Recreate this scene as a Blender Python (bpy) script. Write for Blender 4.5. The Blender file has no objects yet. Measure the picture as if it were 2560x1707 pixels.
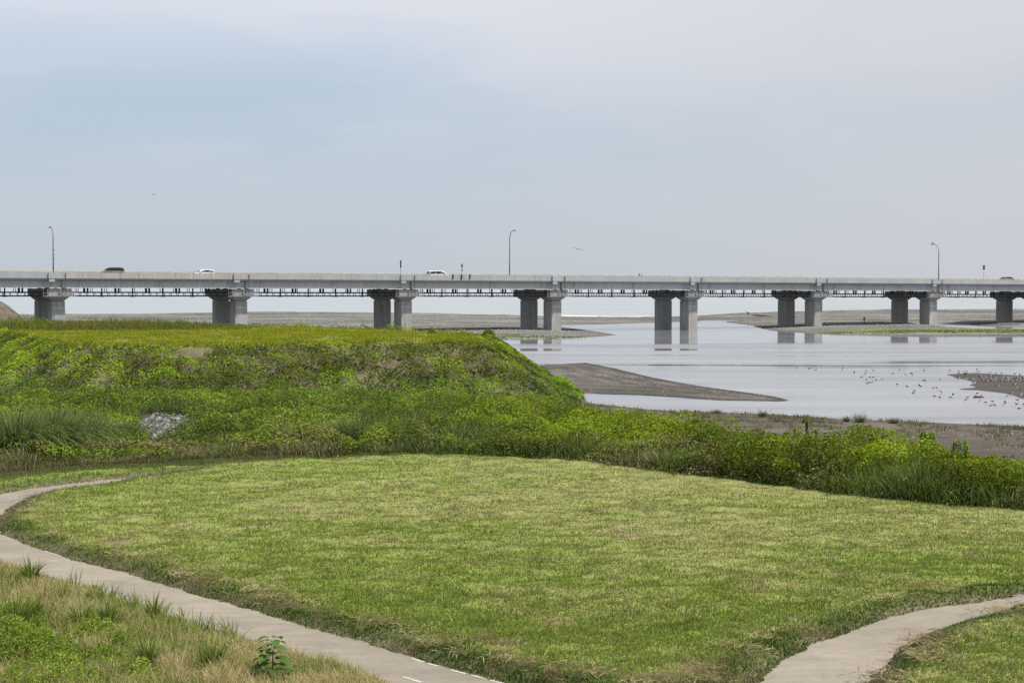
import bpy, bmesh, math, random
import numpy as np
from mathutils import Vector, Matrix
from mathutils.geometry import tessellate_polygon
random.seed(7); RNG = np.random.default_rng(11)
SC = bpy.context.scene; COL = SC.collection
PI = math.pi

# ------------------------------------------------------------------ camera
F = 4277.0; CAMZ = 9.5; HOR = 715.0
PHI = math.atan((853.5 - HOR) / F)
cam_d = bpy.data.cameras.new("camera"); cam = bpy.data.objects.new("camera", cam_d); COL.objects.link(cam)
cam.location = (0, 0, CAMZ); cam.rotation_euler = (PI/2 - PHI, 0, 0)
cam_d.sensor_width = 36; cam_d.lens = 36 * F / 2560; cam_d.clip_start = .5; cam_d.clip_end = 60000
SC.camera = cam

def ray(px, py):
    x = (px - 1280) / F; z = -(py - 853.5) / F
    return (x, math.cos(PHI) + z*math.sin(PHI), z*math.cos(PHI) - math.sin(PHI))
def G(px, py, z=0.0):
    """point on the horizontal plane at height z seen at a photograph position"""
    d = ray(px, py); t = (z - CAMZ) / d[2]
    return (d[0]*t, d[1]*t)
def GP(pts, z): return np.array([G(a, b, z) for a, b in pts])

# ------------------------------------------------------------------ noise / geometry in numpy
def _h(ix, iy, s):
    n = (ix.astype(np.int64)*374761393 + iy.astype(np.int64)*668265263 + s*974634777) & 0xffffffff
    n = ((n ^ (n >> 13)) * 1274126177) & 0xffffffff
    n = n ^ (n >> 16)
    return (n & 0xffff) / 65535.0
def vn(x, y, s=0):
    ix = np.floor(x); iy = np.floor(y); fx = x-ix; fy = y-iy
    fx = fx*fx*(3-2*fx); fy = fy*fy*(3-2*fy)
    a = _h(ix, iy, s); b = _h(ix+1, iy, s); c = _h(ix, iy+1, s); d = _h(ix+1, iy+1, s)
    return (a*(1-fx)+b*fx)*(1-fy) + (c*(1-fx)+d*fx)*fy
def fbm(x, y, s=0, o=4):
    r = 0; a = .5; t = 0
    for i in range(o):
        r = r + a*vn(x*2**i + 17.3*i, y*2**i - 9.1*i, s+i); t += a; a *= .5
    return r/t
def domes(x, y, s=0):
    """rounded clumps: height 0..1 of the nearest of jittered domes"""
    ix = np.floor(x); iy = np.floor(y); best = np.zeros(x.shape)
    for dx in (-1, 0, 1):
        for dy in (-1, 0, 1):
            cx, cy = ix+dx, iy+dy
            px = cx+.15+.7*_h(cx, cy, s); py = cy+.15+.7*_h(cx, cy, s+9); rr = .45+.45*_h(cx, cy, s+17); hh = .45+.55*_h(cx, cy, s+23)
            d2 = ((x-px)**2+(y-py)**2)/(rr*rr)
            best = np.maximum(best, hh*np.sqrt(np.clip(1-d2, 0, 1)))
    return best
def smooth(x, a, b):
    t = np.clip((x-a)/(b-a), 0, 1); return t*t*(3-2*t)
def sdf(x, y, poly):
    """signed distance, positive inside"""
    d2 = np.full(x.shape, 1e18); ins = np.zeros(x.shape, bool)
    n = len(poly)
    for i in range(n):
        ax, ay = poly[i]; bx, by = poly[(i+1) % n]
        ex, ey = bx-ax, by-ay; L = ex*ex+ey*ey
        if L < 1e-12: continue
        t = np.clip(((x-ax)*ex+(y-ay)*ey)/L, 0, 1)
        dx = x-ax-t*ex; dy = y-ay-t*ey
        d2 = np.minimum(d2, dx*dx+dy*dy)
        if ay != by:
            c = ((ay > y) != (by > y)) & (x < (bx-ax)*(y-ay)/(by-ay)+ax)
            ins ^= c
    d = np.sqrt(d2); return np.where(ins, d, -d)

# ------------------------------------------------------------------ materials
def mat(name, color=(.5,.5,.5), rough=.8, metal=0, noise=None, bump=None, attr=False, transl=0, spec=.5, streak=None, coat=0):
    m = bpy.data.materials.new(name); m.use_nodes = True; nt = m.node_tree; N = nt.nodes; L = nt.links
    b = N["Principled BSDF"]; b.inputs["Roughness"].default_value = rough; b.inputs["Metallic"].default_value = metal
    b.inputs["Specular IOR Level"].default_value = spec
    if coat: b.inputs["Coat Weight"].default_value = coat; b.inputs["Coat Roughness"].default_value = .05
    tc = N.new("ShaderNodeTexCoord")
    geo = N.new("ShaderNodeNewGeometry")
    if attr:
        a = N.new("ShaderNodeAttribute"); a.attribute_name = "Col"; src = a.outputs["Color"]
    else:
        r = N.new("ShaderNodeRGB"); r.outputs[0].default_value = (*color, 1); src = r.outputs[0]
    for (scale, amt, sx, sy, sz) in (noise or []):
        mp = N.new("ShaderNodeMapping"); mp.inputs["Scale"].default_value = (sx, sy, sz)
        L.new(geo.outputs["Position"], mp.inputs[0])
        n = N.new("ShaderNodeTexNoise"); n.inputs["Scale"].default_value = scale; n.inputs["Detail"].default_value = 5
        n.inputs["Roughness"].default_value = .65
        L.new(mp.outputs[0], n.inputs["Vector"])
        mr = N.new("ShaderNodeMapRange"); mr.inputs["From Min"].default_value = .3; mr.inputs["From Max"].default_value = .7
        mr.inputs["To Min"].default_value = 1-amt; mr.inputs["To Max"].default_value = 1+amt
        L.new(n.outputs[0], mr.inputs[0])
        mx = N.new("ShaderNodeVectorMath"); mx.operation = 'SCALE'
        L.new(src, mx.inputs[0]); L.new(mr.outputs[0], mx.inputs["Scale"]); src = mx.outputs[0]
    L.new(src, b.inputs["Base Color"])
    if bump:
        n = N.new("ShaderNodeTexNoise"); n.inputs["Scale"].default_value = bump[0]; n.inputs["Detail"].default_value = 6
        L.new(geo.outputs["Position"], n.inputs["Vector"])
        bp = N.new("ShaderNodeBump"); bp.inputs["Strength"].default_value = bump[1]; bp.inputs["Distance"].default_value = bump[2]
        L.new(n.outputs[0], bp.inputs["Height"]); L.new(bp.outputs[0], b.inputs["Normal"])
    if transl:
        t = N.new("ShaderNodeBsdfTranslucent"); L.new(src, t.inputs[0])
        ms = N.new("ShaderNodeMixShader"); ms.inputs[0].default_value = transl
        L.new(b.outputs[0], ms.inputs[1]); L.new(t.outputs[0], ms.inputs[2])
        L.new(ms.outputs[0], N["Material Output"].inputs[0])
    return m
M = {}
M['ground'] = mat('ground_mat', attr=True, rough=1, spec=.1, noise=[(2.2,.22,1,1,1),(14,.25,1,1,1)], bump=(9,.5,.03))
M['soil'] = mat('embankment_mat', attr=True, rough=1, spec=.1, noise=[(1.2,.2,1,1,1),(9,.35,1,1,1)], bump=(6,.9,.12))
M['shingle'] = mat('shingle_mat', attr=True, rough=.95, spec=.2, noise=[(.06,.22,.5,1.6,1),(.5,.25,.6,1.6,1),(3.0,.45,1,1,1)], bump=(2.5,1,.25))
M['sand'] = mat('sand_mat', attr=True, rough=.9, spec=.25, noise=[(.12,.22,.35,1.6,1),(.9,.14,.4,1.6,1),(9,.12,1,1,1)], bump=(7,.5,.04))
M['leaf'] = mat('leaf_mat', attr=True, rough=.55, spec=.3, transl=.3)
M['grass'] = mat('grass_mat', attr=True, rough=.7, spec=.2, transl=.35)
M['path'] = mat('path_mat', (.305,.268,.218), rough=.95, spec=.2, noise=[(.30,.18,1,1.3,1),(1.3,.10,.8,1.8,1),(7,.07,1,1,1),(30,.10,1,1,1)], bump=(40,.2,.006))
M['paint'] = mat('road_paint_mat', (.5,.48,.44), rough=.8, noise=[(6,.3,1,1,1),(22,.4,1,1,1)])
M['concrete'] = mat('concrete_mat', (.37,.37,.365), rough=.9, spec=.25, noise=[(.3,.18,1,1,.5),(1.2,.22,2,2,.08)])
M['concrete_light'] = mat('light_concrete_mat', (.385,.405,.43), rough=.9, spec=.25, noise=[(.35,.10,1,1,.25),(1.4,.12,3,3,.15),(6,.06,1,1,1)])
M['concrete_beige'] = mat('beige_concrete_mat', (.41,.41,.395), rough=.9, spec=.25, noise=[(.35,.10,1,1,.25),(1.4,.12,3,3,.15),(6,.08,1,1,1)])
M['concrete_dark'] = mat('weathered_concrete_mat', (.33,.34,.35), rough=.95, spec=.2, noise=[(.6,.2,1,1,.4),(2,.25,3,3,.1)])
M['girder'] = mat('painted_steel_mat', (.42,.435,.45), rough=.6, spec=.4, noise=[(.25,.08,1,1,.4),(1.1,.16,3,3,.12)])
M['dark_steel'] = mat('dark_steel_mat', (.018,.019,.021), rough=.7, noise=[(3,.3,1,1,1)])
M['rail'] = mat('railing_mat', (.46,.41,.31), rough=.7, noise=[(.8,.35,1,1,1)])
M['galv'] = mat('galvanised_mat', (.34,.34,.35), rough=.6, metal=.3, noise=[(3,.15,1,1,1)])
M['pole'] = mat('lamp_pole_mat', (.13,.13,.125), rough=.6, noise=[(3,.2,1,1,1)])
M['asphalt'] = mat('asphalt_mat', (.06,.06,.06), rough=.95, noise=[(3,.2,1,1,1)])
M['white'] = mat('white_paint_mat', (.8,.8,.8), rough=.35, noise=[(3,.03,1,1,1)])
M['black'] = mat('black_paint_mat', (.012,.013,.015), rough=.25, noise=[(3,.1,1,1,1)])
M['silver'] = mat('silver_grey_paint_mat', (.16,.16,.17), rough=.3, metal=.4, noise=[(3,.05,1,1,1)])
M['glass'] = mat('car_glass_mat', (.012,.014,.016), rough=.08, noise=[(3,.1,1,1,1)])
M['tyre'] = mat('tyre_mat', (.02,.02,.02), rough=.9, noise=[(8,.2,1,1,1)])
M['rim'] = mat('rim_mat', (.4,.4,.4), rough=.3, metal=.8, noise=[(8,.1,1,1,1)])
M['lampglass'] = mat('headlight_mat', (.75,.76,.78), rough=.1, noise=[(8,.05,1,1,1)])
M['redlight'] = mat('tail_light_mat', (.35,.02,.02), rough=.2, noise=[(8,.1,1,1,1)])
M['green_sign'] = mat('green_sign_mat', (.0,.12,.07), rough=.5, noise=[(3,.1,1,1,1)])
M['grey_feather'] = mat('grey_feather_mat', (.05,.053,.06), rough=.8, noise=[(8,.2,1,1,1)])
M['white_feather'] = mat('white_feather_mat', (.85,.85,.85), rough=.8, noise=[(8,.06,1,1,1)])
M['black_feather'] = mat('black_feather_mat', (.02,.02,.022), rough=.7, noise=[(8,.2,1,1,1)])
M['beak'] = mat('beak_mat', (.45,.2,.05), rough=.6, noise=[(8,.1,1,1,1)])
M['skin'] = mat('skin_mat', (.45,.27,.19), rough=.6, noise=[(8,.06,1,1,1)])
M['cloth_dark'] = mat('dark_cloth_mat', (.025,.028,.035), rough=.9, noise=[(8,.2,1,1,1)])
M['cloth_red'] = mat('red_cloth_mat', (.45,.05,.05), rough=.9, noise=[(8,.15,1,1,1)])
M['cloth_white'] = mat('white_cloth_mat', (.7,.7,.7), rough=.9, noise=[(8,.1,1,1,1)])
M['wood'] = mat('driftwood_mat', (.10,.055,.035), rough=.9, noise=[(4,.3,1,1,1)], bump=(12,.6,.03))
M['stem'] = mat('stem_mat', (.10,.14,.04), rough=.8, noise=[(8,.2,1,1,1)])
M['darkstem'] = mat('dark_stem_mat', (.045,.04,.02), rough=.9, noise=[(8,.2,1,1,1)])
M['foam'] = mat('foam_mat', (.85,.87,.88), rough=.8, noise=[(.8,.15,.3,2,1)])
M['stone'] = mat('stone_mat', attr=True, rough=.9, noise=[(4,.15,1,1,1)])

# ------------------------------------------------------------------ object helpers
def link(name, me, m=None, parent=None, loc=None):
    o = bpy.data.objects.new(name, me); COL.objects.link(o)
    if m is not None:
        for q in (m if isinstance(m, (list, tuple)) else [m]): me.materials.append(q)
    if parent is not None: o.parent = parent
    if loc is not None: o.location = loc
    return o
def tag(o, label=None, cat=None, group=None, kind=None):
    if label: o['label'] = label
    if cat: o['category'] = cat
    if group: o['group'] = group
    if kind: o['kind'] = kind
    return o
def empty(name, loc, rz=0):
    o = bpy.data.objects.new(name, None); COL.objects.link(o); o.location = loc; o.rotation_euler = (0,0,rz)
    o.empty_display_size = .3; return o
def np_mesh(name, v, f, col=None, smoothsh=False):
    v = np.asarray(v, np.float32); f = np.asarray(f, np.int32)
    k = f.shape[1]; me = bpy.data.meshes.new(name)
    me.vertices.add(len(v)); me.vertices.foreach_set("co", v.ravel())
    me.loops.add(f.size); me.loops.foreach_set("vertex_index", f.ravel())
    me.polygons.add(len(f)); me.polygons.foreach_set("loop_start", np.arange(len(f), dtype=np.int32)*k)
    me.polygons.foreach_set("use_smooth", np.full(len(f), smoothsh))
    if col is not None:
        a = me.color_attributes.new("Col", 'FLOAT_COLOR', 'POINT')
        c = np.ones((len(v), 4), np.float32); c[:, :3] = col; a.data.foreach_set("color", c.ravel())
    me.update(calc_edges=True); return me

class MB:
    """collects boxes, bars, tubes, prisms into one mesh; points may go through a warp"""
    def __init__(s, W=None): s.v = []; s.f = []; s.mi = []; s.W = W or (lambda a, b, c: (a, b, c)); s.m = 0
    def add(s, vs, fs):
        o = len(s.v); s.v += [s.W(*p) for p in vs]; s.f += [tuple(i+o for i in q) for q in fs]; s.mi += [s.m]*len(fs)
    def box(s, x0, x1, y0, y1, z0, z1, top=None):
        t = top or (x0, x1, y0, y1)
        vs = [(x0,y0,z0),(x1,y0,z0),(x1,y1,z0),(x0,y1,z0),(t[0],t[2],z1),(t[1],t[2],z1),(t[1],t[3],z1),(t[0],t[3],z1)]
        s.add(vs, [(0,3,2,1),(4,5,6,7),(0,1,5,4),(1,2,6,5),(2,3,7,6),(3,0,4,7)])
    def tube(s, pts, rad, n=8, cap=True):
        pts = [Vector(p) for p in pts]; rs = rad if isinstance(rad, (list, tuple)) else [rad]*len(pts)
        vs = []; fs = []
        for i, p in enumerate(pts):
            d = (pts[min(i+1, len(pts)-1)] - pts[max(i-1, 0)]).normalized()
            a = d.cross(Vector((0,0,1)) if abs(d.z) < .95 else Vector((1,0,0))).normalized(); b = d.cross(a)
            for k in range(n):
                q = p + rs[i]*(math.cos(2*PI*k/n)*a + math.sin(2*PI*k/n)*b); vs.append(tuple(q))
        for i in range(len(pts)-1):
            for k in range(n): fs.append((i*n+k, i*n+(k+1)%n, (i+1)*n+(k+1)%n, (i+1)*n+k))
        if cap: fs += [tuple(range(n))[::-1], tuple(range((len(pts)-1)*n, len(pts)*n))]
        s.add(vs, fs)
    def loft(s, secs, cap=True):
        n = len(secs[0]); vs = [p for q in secs for p in q]; fs = []
        for i in range(len(secs)-1):
            for k in range(n): fs.append((i*n+k, i*n+(k+1)%n, (i+1)*n+(k+1)%n, (i+1)*n+k))
        if cap: fs += [tuple(range(n))[::-1], tuple(range((len(secs)-1)*n, len(secs)*n))]
        s.add(vs, fs)
    def build(s, name, m, parent=None, off=None, smoothsh=False):
        me = bpy.data.meshes.new(name)
        vs = s.v if off is None else [(a-off[0], b-off[1], c-off[2]) for a, b, c in s.v]
        me.from_pydata(vs, [], s.f)
        o = link(name, me, m, parent)
        for p, i in zip(me.polygons, s.mi): p.material_index = i; p.use_smooth = smoothsh
        bm = bmesh.new(); bm.from_mesh(me); bmesh.ops.recalc_face_normals(bm, faces=bm.faces); bm.to_mesh(me); bm.free()
        return o
def copy_tree(o, parent=None):
    c = o.copy(); COL.objects.link(c); c.parent = parent
    for ch in list(o.children): copy_tree(ch, c)
    return c

# ------------------------------------------------------------------ regions (outlines on the ground)
ZM = 1.2; ZP = 5.0
terrace_edge = [(-3500,1010),(600,1005),(1300,1000),(1450,1022),(1500,1052),(1600,1072),(1700,1090),(1850,1128),(2000,1158),(2250,1175),(2440,1200),(2560,1218),(3400,1300)]
p = GP(terrace_edge, ZM)
TERR = np.vstack([p, [[400, 45],[400,-40],[-400,-40],[-400,100]]])
wl = [(1250,960),(1330,985),(1480,1008),(1600,1022),(1680,1027),(1900,1034),(2100,1046),(2300,1054),(2560,1066),(3400,1108)]
p = GP(wl, 0)
NEARLAND = np.vstack([[[-900, 170],[-12,165]], p, [[600, 60],[600,-60],[-900,-60]]])
BEACH = GP([(-3000,788),(160,788),(350,786),(600,782),(800,783),(1150,785.5),(1400,791),(1560,794.5),(1640,792),(1740,789),(1850,782),(2060,778),(2560,776),(4200,775),
            (4200,842),(2560,841.5),(2300,842),(2100,838),(1950,829),(1925,826),(1900,820),(1880,814),(1850,810),(1815,806),(1820,803.5),(1845,801.5),(1800,799.5),(1760,799.5),(1740,804),(1640,806),(1500,811),(1400,811),(1375,813),
            (1440,822),(1500,830),(1545,837),(1500,841),(1420,846),(1290,849),(1180,847),(1120,852)], 0)
BEACH = np.vstack([BEACH, [[-18, 260],[-30,160],[-900,150]]])
PUDDLE = GP([(2180,805.5),(2340,808.5),(2440,813),(2500,816),(2560,817.5),(3000,819),(3000,829),(2560,827),(2500,826),(2440,822.5),(2400,819),(2340,813.5),(2290,811.5),(2200,807)], 0)
BAR = GP([(1200,930),(1340,914),(1420,909),(1465,906.5),(1530,919),(1640,945),(1750,965),(1850,978),(1930,990),(1975,1001),(1950,1003.5),(1800,1001),(1600,988),(1410,982),(1200,985)], 0)
GBAR = GP([(2365,935.5),(2440,932),(2560,939),(2800,945),(2950,985),(2800,1010),(2620,1010),(2560,999),(2520,985),(2480,980),(2455,976),(2400,974),(2400,970.5),(2440,969.5),(2420,962),(2440,957),(2415,950),(2390,945)], 0)
PLAT = GP([(-900,835),(-400,832),(-100,829),(0,829),(60,841),(150,861),(280,866.5),(500,866),(860,862),(1200,857),(1230,843),(1150,834),(1000,826.5),(860,820),(700,814.5),(450,813),(250,812.5),(100,815),(0,814.5),(-400,813),(-900,812)], ZP)
GRAVEL = GP([(340,1052),(385,1046),(430,1050),(470,1058),(470,1078),(430,1098),(385,1118),(350,1098)], ZM)
inner = [(480,1184),(439,1188),(366,1199),(278,1211),(205,1224),(110,1239),(55,1254),(22,1272),(7,1290),(-10,1312),(0,1335),(62,1362),(110,1377),(161,1394),(219,1412),(303,1430),(402,1461),(512,1496),(622,1525),(731,1558),(840,1592),(921,1611),(998,1635),(1125,1674),(1244,1706),(1480,1762),(1700,1772),(1830,1745),(1897,1705),(1936,1669),(1958,1651),(1989,1638),(2024,1615),(2112,1588),(2203,1550),(2311,1525),(2445,1508),(2560,1489),(2900,1455),(3300,1430)]
outer = [(3300,1470),(2900,1485),(2559,1515),(2456,1546),(2387,1565),(2318,1592),(2249,1623),(2215,1672),(2169,1705),(2060,1790),(1800,1850),(1500,1850),(1150,1780),(930,1706),(860,1679),(731,1638),(622,1609),(512,1580),(428,1553),(366,1532),(292,1503),(227,1481),(175,1463),(110,1448),(44,1423),(0,1406),(-90,1365),(-130,1315),(-110,1275),(-60,1252),(0,1237),(73,1224),(161,1213),(234,1204),(329,1195),(439,1187),(478,1183)]
PATH = GP(inner + outer, ZM)
meadow_far = [(-700,1240),(0,1214),(200,1190),(450,1176),(600,1166),(800,1156),(1020,1148),(1200,1151),(1400,1161),(1600,1184),(1800,1209),(2000,1237),(2200,1263),(2400,1280),(2560,1291),(3300,1335)]
p = GP(meadow_far, ZM)
FIELD = np.vstack([p, [[120, 28],[-120, 28]]])

def terrain(x, y, det=False):
    """height and masks"""
    n1 = fbm(x*.15, y*.15, 3); n2 = fbm(x*.9, y*.9, 8)
    wob = (fbm(x*.35, y*.35, 5)-.5)
    dT = sdf(x, y, TERR); dN = sdf(x, y, NEARLAND) + wob*.5
    dB = sdf(x, y, BEACH) + wob*1.2; dPu = sdf(x, y, PUDDLE)+wob*.8; dBar = sdf(x, y, BAR)+wob*.4; dG = sdf(x, y, GBAR)+(fbm(x*.6, y*.6, 55)-.5)*.8
    dPl = sdf(x, y, PLAT) + (fbm(x*.5, y*.5, 12)-.5)*.7
    z = np.full(x.shape, -.7)
    nearz = np.where(dT > 0, ZM, ZM - smooth(-dT, 0, 7)*(ZM-.42)) + (n2-.5)*.06
    nearz = np.minimum(nearz, .0 + dN*.045 + (n2-.5)*.03)
    z = np.where(dN > -8, np.maximum(nearz, -.7), z)
    bz = np.minimum(dB*.03, .55 + .35*smooth(y, 380, 560)*smooth(dB, 5, 40)) + (n2-.5)*.05*smooth(dB, 0, 5)
    bz = bz + smooth(dB, 4, 14)*(fbm(x*.05, y*.16, 41)-.5)*.35 + smooth(dB, 6, 20)*smooth(y, 480, 640)*(fbm(x*.25, y*.5, 43)-.4)*.5
    bz = np.where(dPu > -6, np.minimum(bz, -dPu*.06), bz)
    z = np.maximum(z, np.maximum(bz, -.7))
    z = np.maximum(z, np.clip(np.minimum(dBar*.045, .5+.3*n1), -.7, 2))
    z = np.maximum(z, np.clip(np.minimum(dG*.03, .28), -.7, 2))
    slope = ZP + np.minimum(dPl, 0)/1.6 + (fbm(x*.5, y*.5, 21)-.5)*.7*smooth(-dPl, .2, 2) + (fbm(x*.8+y*.0, y*.12, 77)-.5)*.9*smooth(-dPl, .6, 3) + (n2-.5)*.12
    slope = np.where(dPl > 0, ZP + (fbm(x*.3,y*.3,31)-.5)*.12, slope)
    z = np.where(dPl > -14, np.maximum(z, slope), z)
    # low gravel heap edge and the levee under the viewpoint
    z = z + np.where(y < 30, (30-y)*.25, 0)
    return z, dict(T=dT, N=dN, B=dB, Pu=dPu, Bar=dBar, G=dG, Pl=dPl)

def mix(a, b, t):
    t = np.asarray(t)[..., None]; return np.asarray(a)*(1-t) + np.asarray(b)*t
def meadow_color(x, y):
    n = fbm(x*.16, y*.16, 60); m = fbm(x*1.4, y*1.4, 64); u_ = x*.35+y*.94; v_ = x*.94-y*.35; r = fbm(v_*.35, u_*1.9, 68)
    # dry patches gather towards the far middle and right, the near left is fresh green
    dry = .85*smooth(n*.40 + m*.28 + r*.32, .36, .68)
    bias = smooth(y, 44, 62)*.5 + smooth(x, -6, 10)*.18 - .30 - smooth(-x, 6, 18)*.25
    dry = np.clip(dry + bias, 0, 1)
    # mower swaths
    sw = smooth(.5+.5*np.sin((y*.92 + x*.38)*2.5 + fbm(x*.12, y*.12, 5)*5), .55, 1)
    dry = np.clip(dry + sw*.28*smooth(y, 40, 52)*smooth(x, -10, 2), 0, 1)
    g = mix((.225,.31,.058), (.295,.38,.08), m)
    c = mix(g, (.42,.375,.19), dry*.52)
    dark = smooth(fbm(x*1.4, y*1.4, 90), .62, .78)
    c = mix(c, (.12,.13,.05), dark*.35)
    br = smooth(fbm(x*.8, y*.8, 93), .66, .8)
    c = mix(c, (.38,.29,.19), br*.5)
    return c, dry

# ------------------------------------------------------------------ terrain sheets
NU = 560
ucore = np.linspace(-.345, .345, NU)
uo = .345 + np.cumsum(np.geomspace(.004, .16, 16))
us = np.concatenate([-uo[::-1], ucore, uo])
ys = np.concatenate([np.linspace(-6, 30, 30), 30+np.cumsum(np.full(300, .18)), 84+np.cumsum(np.full(180, .32))])
last = ys[-1]
ys = np.concatenate([ys, last*np.exp(np.linspace(.006, math.log(900/last), 300))])
Yg = np.repeat(ys[:, None], len(us), 1)
Xg = us[None, :]*np.maximum(Yg, 26)
Zg, D = terrain(Xg, Yg)
dPath = sdf(Xg, Yg, PATH)
dField = sdf(Xg, Yg, FIELD)
dGr = sdf(Xg, Yg, GRAVEL) + (fbm(Xg*.8, Yg*.8, 2)-.5)*1.2
def bank(x, y, dp):
    """the field stands a little above the path, with a ragged lip"""
    return smooth(-dp, .0, .6)*(.12+.22*fbm(x*1.1, y*1.1, 33)) + smooth(-dp, .5, 3)*(fbm(x*.25, y*.25, 35)-.5)*.10
near = (Yg > 30) & (D['T'] > 0) & (D['Pl'] < -8)
Zg = Zg + np.where(near, bank(Xg, Yg, dPath)*smooth(Yg, 30, 32), 0)
Zg = Zg + np.where(near & (dGr > 0), .15*smooth(dGr, 0, 1), 0)
Cg = np.zeros(Xg.shape+(3,))
mc, _ = meadow_color(Xg, Yg)
gbase = mix(mc*.8, (.075,.085,.03), smooth(-dPath, 1.2, .3)*.8)
veg = mix((.035,.05,.015), (.07,.085,.03), fbm(Xg*.7, Yg*.7, 14))
c = mix(veg, gbase, smooth(dField, -.3, .4))
c = mix(c, mix((.20,.17,.12),(.26,.22,.15), fbm(Xg*2, Yg*2, 3)), smooth(-np.abs(dPath+.12), -.35, 0)*.8)
c = mix(c, mix((.05,.05,.047),(.10,.097,.09), fbm(Xg*3, Yg*3, 3)), smooth(dGr, 0, .4))
Cg[:] = c
dCor = sdf(Xg, Yg, GP([(-300,1300),(0,1412),(44,1429),(110,1454),(227,1487),(366,1538),(512,1587),(731,1645),(860,1686),(960,1720),(1100,1800),(-300,2100)], ZM))
Cg = mix(Cg, mix((.22,.18,.09),(.36,.30,.16), fbm(Xg*2, Yg*2, 19)), smooth(dCor, -.1, .4))
lowsand = mix((.088,.073,.056), (.135,.115,.092), smooth(fbm(Xg*.12, Yg*.35, 15), .35, .7))
Cg = mix(Cg, lowsand, smooth(-D['T'], 0, 1.2))
soil = mix((.075,.075,.03), (.18,.155,.10), smooth(fbm(Xg*.6, Yg*.6, 18), .3, .7))
Cg = mix(Cg, soil, smooth(D['Pl'], -7.2, -6.2)*1.0)
Cg = mix(Cg, mix((.15,.17,.03),(.27,.25,.09), smooth(fbm(Xg*.5,Yg*.25,22),.35,.65)), smooth(D['Pl'], -.5, .2))
shing = mix((.125,.122,.108), (.235,.23,.212), smooth(fbm(Xg*.035, Yg*.12, 24)*.6+fbm(Xg*.2, Yg*.5, 25)*.4, .35, .65))
shing = mix(shing, (.12,.115,.105), smooth(-D['B'], -5, -.5)*.6)
behind = (Yg > 215)
onb = behind & (D['B'] > -3)
shing = mix(shing, (.12,.115,.10), smooth(fbm(Xg*.02+4, Yg*.05, 29), .55, .7)*.55)
# green cover on the low gravel island under the right-hand spans
gx = np.array(G(2390, 826, .5)); 
gi = smooth(-(((Xg-gx[0])/38)**2 + ((Yg-gx[1])/17)**2) + (fbm(Xg*.2, Yg*.2, 6)-.5)*1.6, -1.1, -.4)
shing = mix(shing, (.14,.17,.05), gi*.85)
gx2 = np.array(G(1300, 838, .5))
gi2 = smooth(-(((Xg-gx2[0])/26)**2 + ((Yg-gx2[1])/10)**2) + (fbm(Xg*.25, Yg*.25, 7)-.5)*1.6, -1.1, -.4)
shing = mix(shing, (.23,.235,.16), gi2*.7)
Cg = np.where(onb[..., None], shing, Cg)
sandc = mix((.085,.076,.064), (.13,.118,.102), smooth(fbm(Xg*.07, Yg*.3, 26), .3, .7))
sandc = mix(sandc, (.165,.15,.132), smooth(D['Bar'], 4, 12)*smooth(fbm(Xg*.1, Yg*.1, 8), .35, .6)*.5)
sandc = mix(sandc, (.048,.046,.043), smooth(-D['Bar']+fbm(Xg*.3, Yg*.15, 401)*2, -1.6, .8)*.75); sandc = sandc*(.8+.4*smooth(np.sin(D['Bar']*2.2+fbm(Xg*.1, Yg*.3, 402)*5), -.6, .8))[..., None]
onbar = (D['Bar'] > -3) & (Yg < 230) & (Yg > 120) & (D['Pl'] < -9)
Cg = np.where(onbar[..., None], sandc, Cg)
gc = mix((.065,.058,.05), (.095,.085,.073), fbm(Xg*.4, Yg*.8, 27))
ong = (D['G'] > -3) & (Yg > 118) & (Yg < 220) & (Xg > 20)
Cg = np.where(ong[..., None], gc, Cg)

ny, nx = Xg.shape
V = np.stack([Xg, Yg, Zg], -1).reshape(-1, 3); CC = Cg.reshape(-1, 3)
idx = np.arange(ny*nx).reshape(ny, nx)
Fq = np.stack([idx[:-1, :-1], idx[:-1, 1:], idx[1:, 1:], idx[1:, :-1]], -1).reshape(-1, 4)
lab = np.zeros((ny, nx), int)                 # 0 ground
lab[(D['T'] < 0) & (D['N'] > -8)] = 1         # river bank (sand)
lab[(D['Pl'] > -7.5)] = 2                     # embankment
lab[onb | (Yg > 300)] = 3                     # beach
lab[onbar & (D['Pl'] < -7.5)] = 4
lab[ong] = 5
lab[(lab == 0) & (D['T'] < 0)] = 6            # river bed
fl = lab[:-1, :-1].reshape(-1)
names = {0:('ground','ground'),1:('river_bank','sand'),2:('embankment','soil'),3:('beach','shingle'),4:('sandbar','sand'),5:('gravel_spit','sand'),6:('river_bed','sand')}
struct_label = {0:'mown green and straw coloured meadow beside the paths',1:'dark sandy river bank behind the green thicket',2:'raised earth embankment with a flat grassy top',3:'grey shingle beach beyond and beneath the bridge',4:'long brown sandbar lying in the river',5:'dark low sand spit where the gulls gather',6:'river bed under the water'}
for k, (nm, mk) in names.items():
    fs = Fq[fl == k]
    if not len(fs): continue
    used, inv = np.unique(fs, return_inverse=True)
    me = np_mesh(nm, V[used], inv.reshape(-1, 4), CC[used], True)
    o = link(nm, me, M[mk]); tag(o, struct_label[k], nm.replace('_', ' '), kind='structure')

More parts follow.
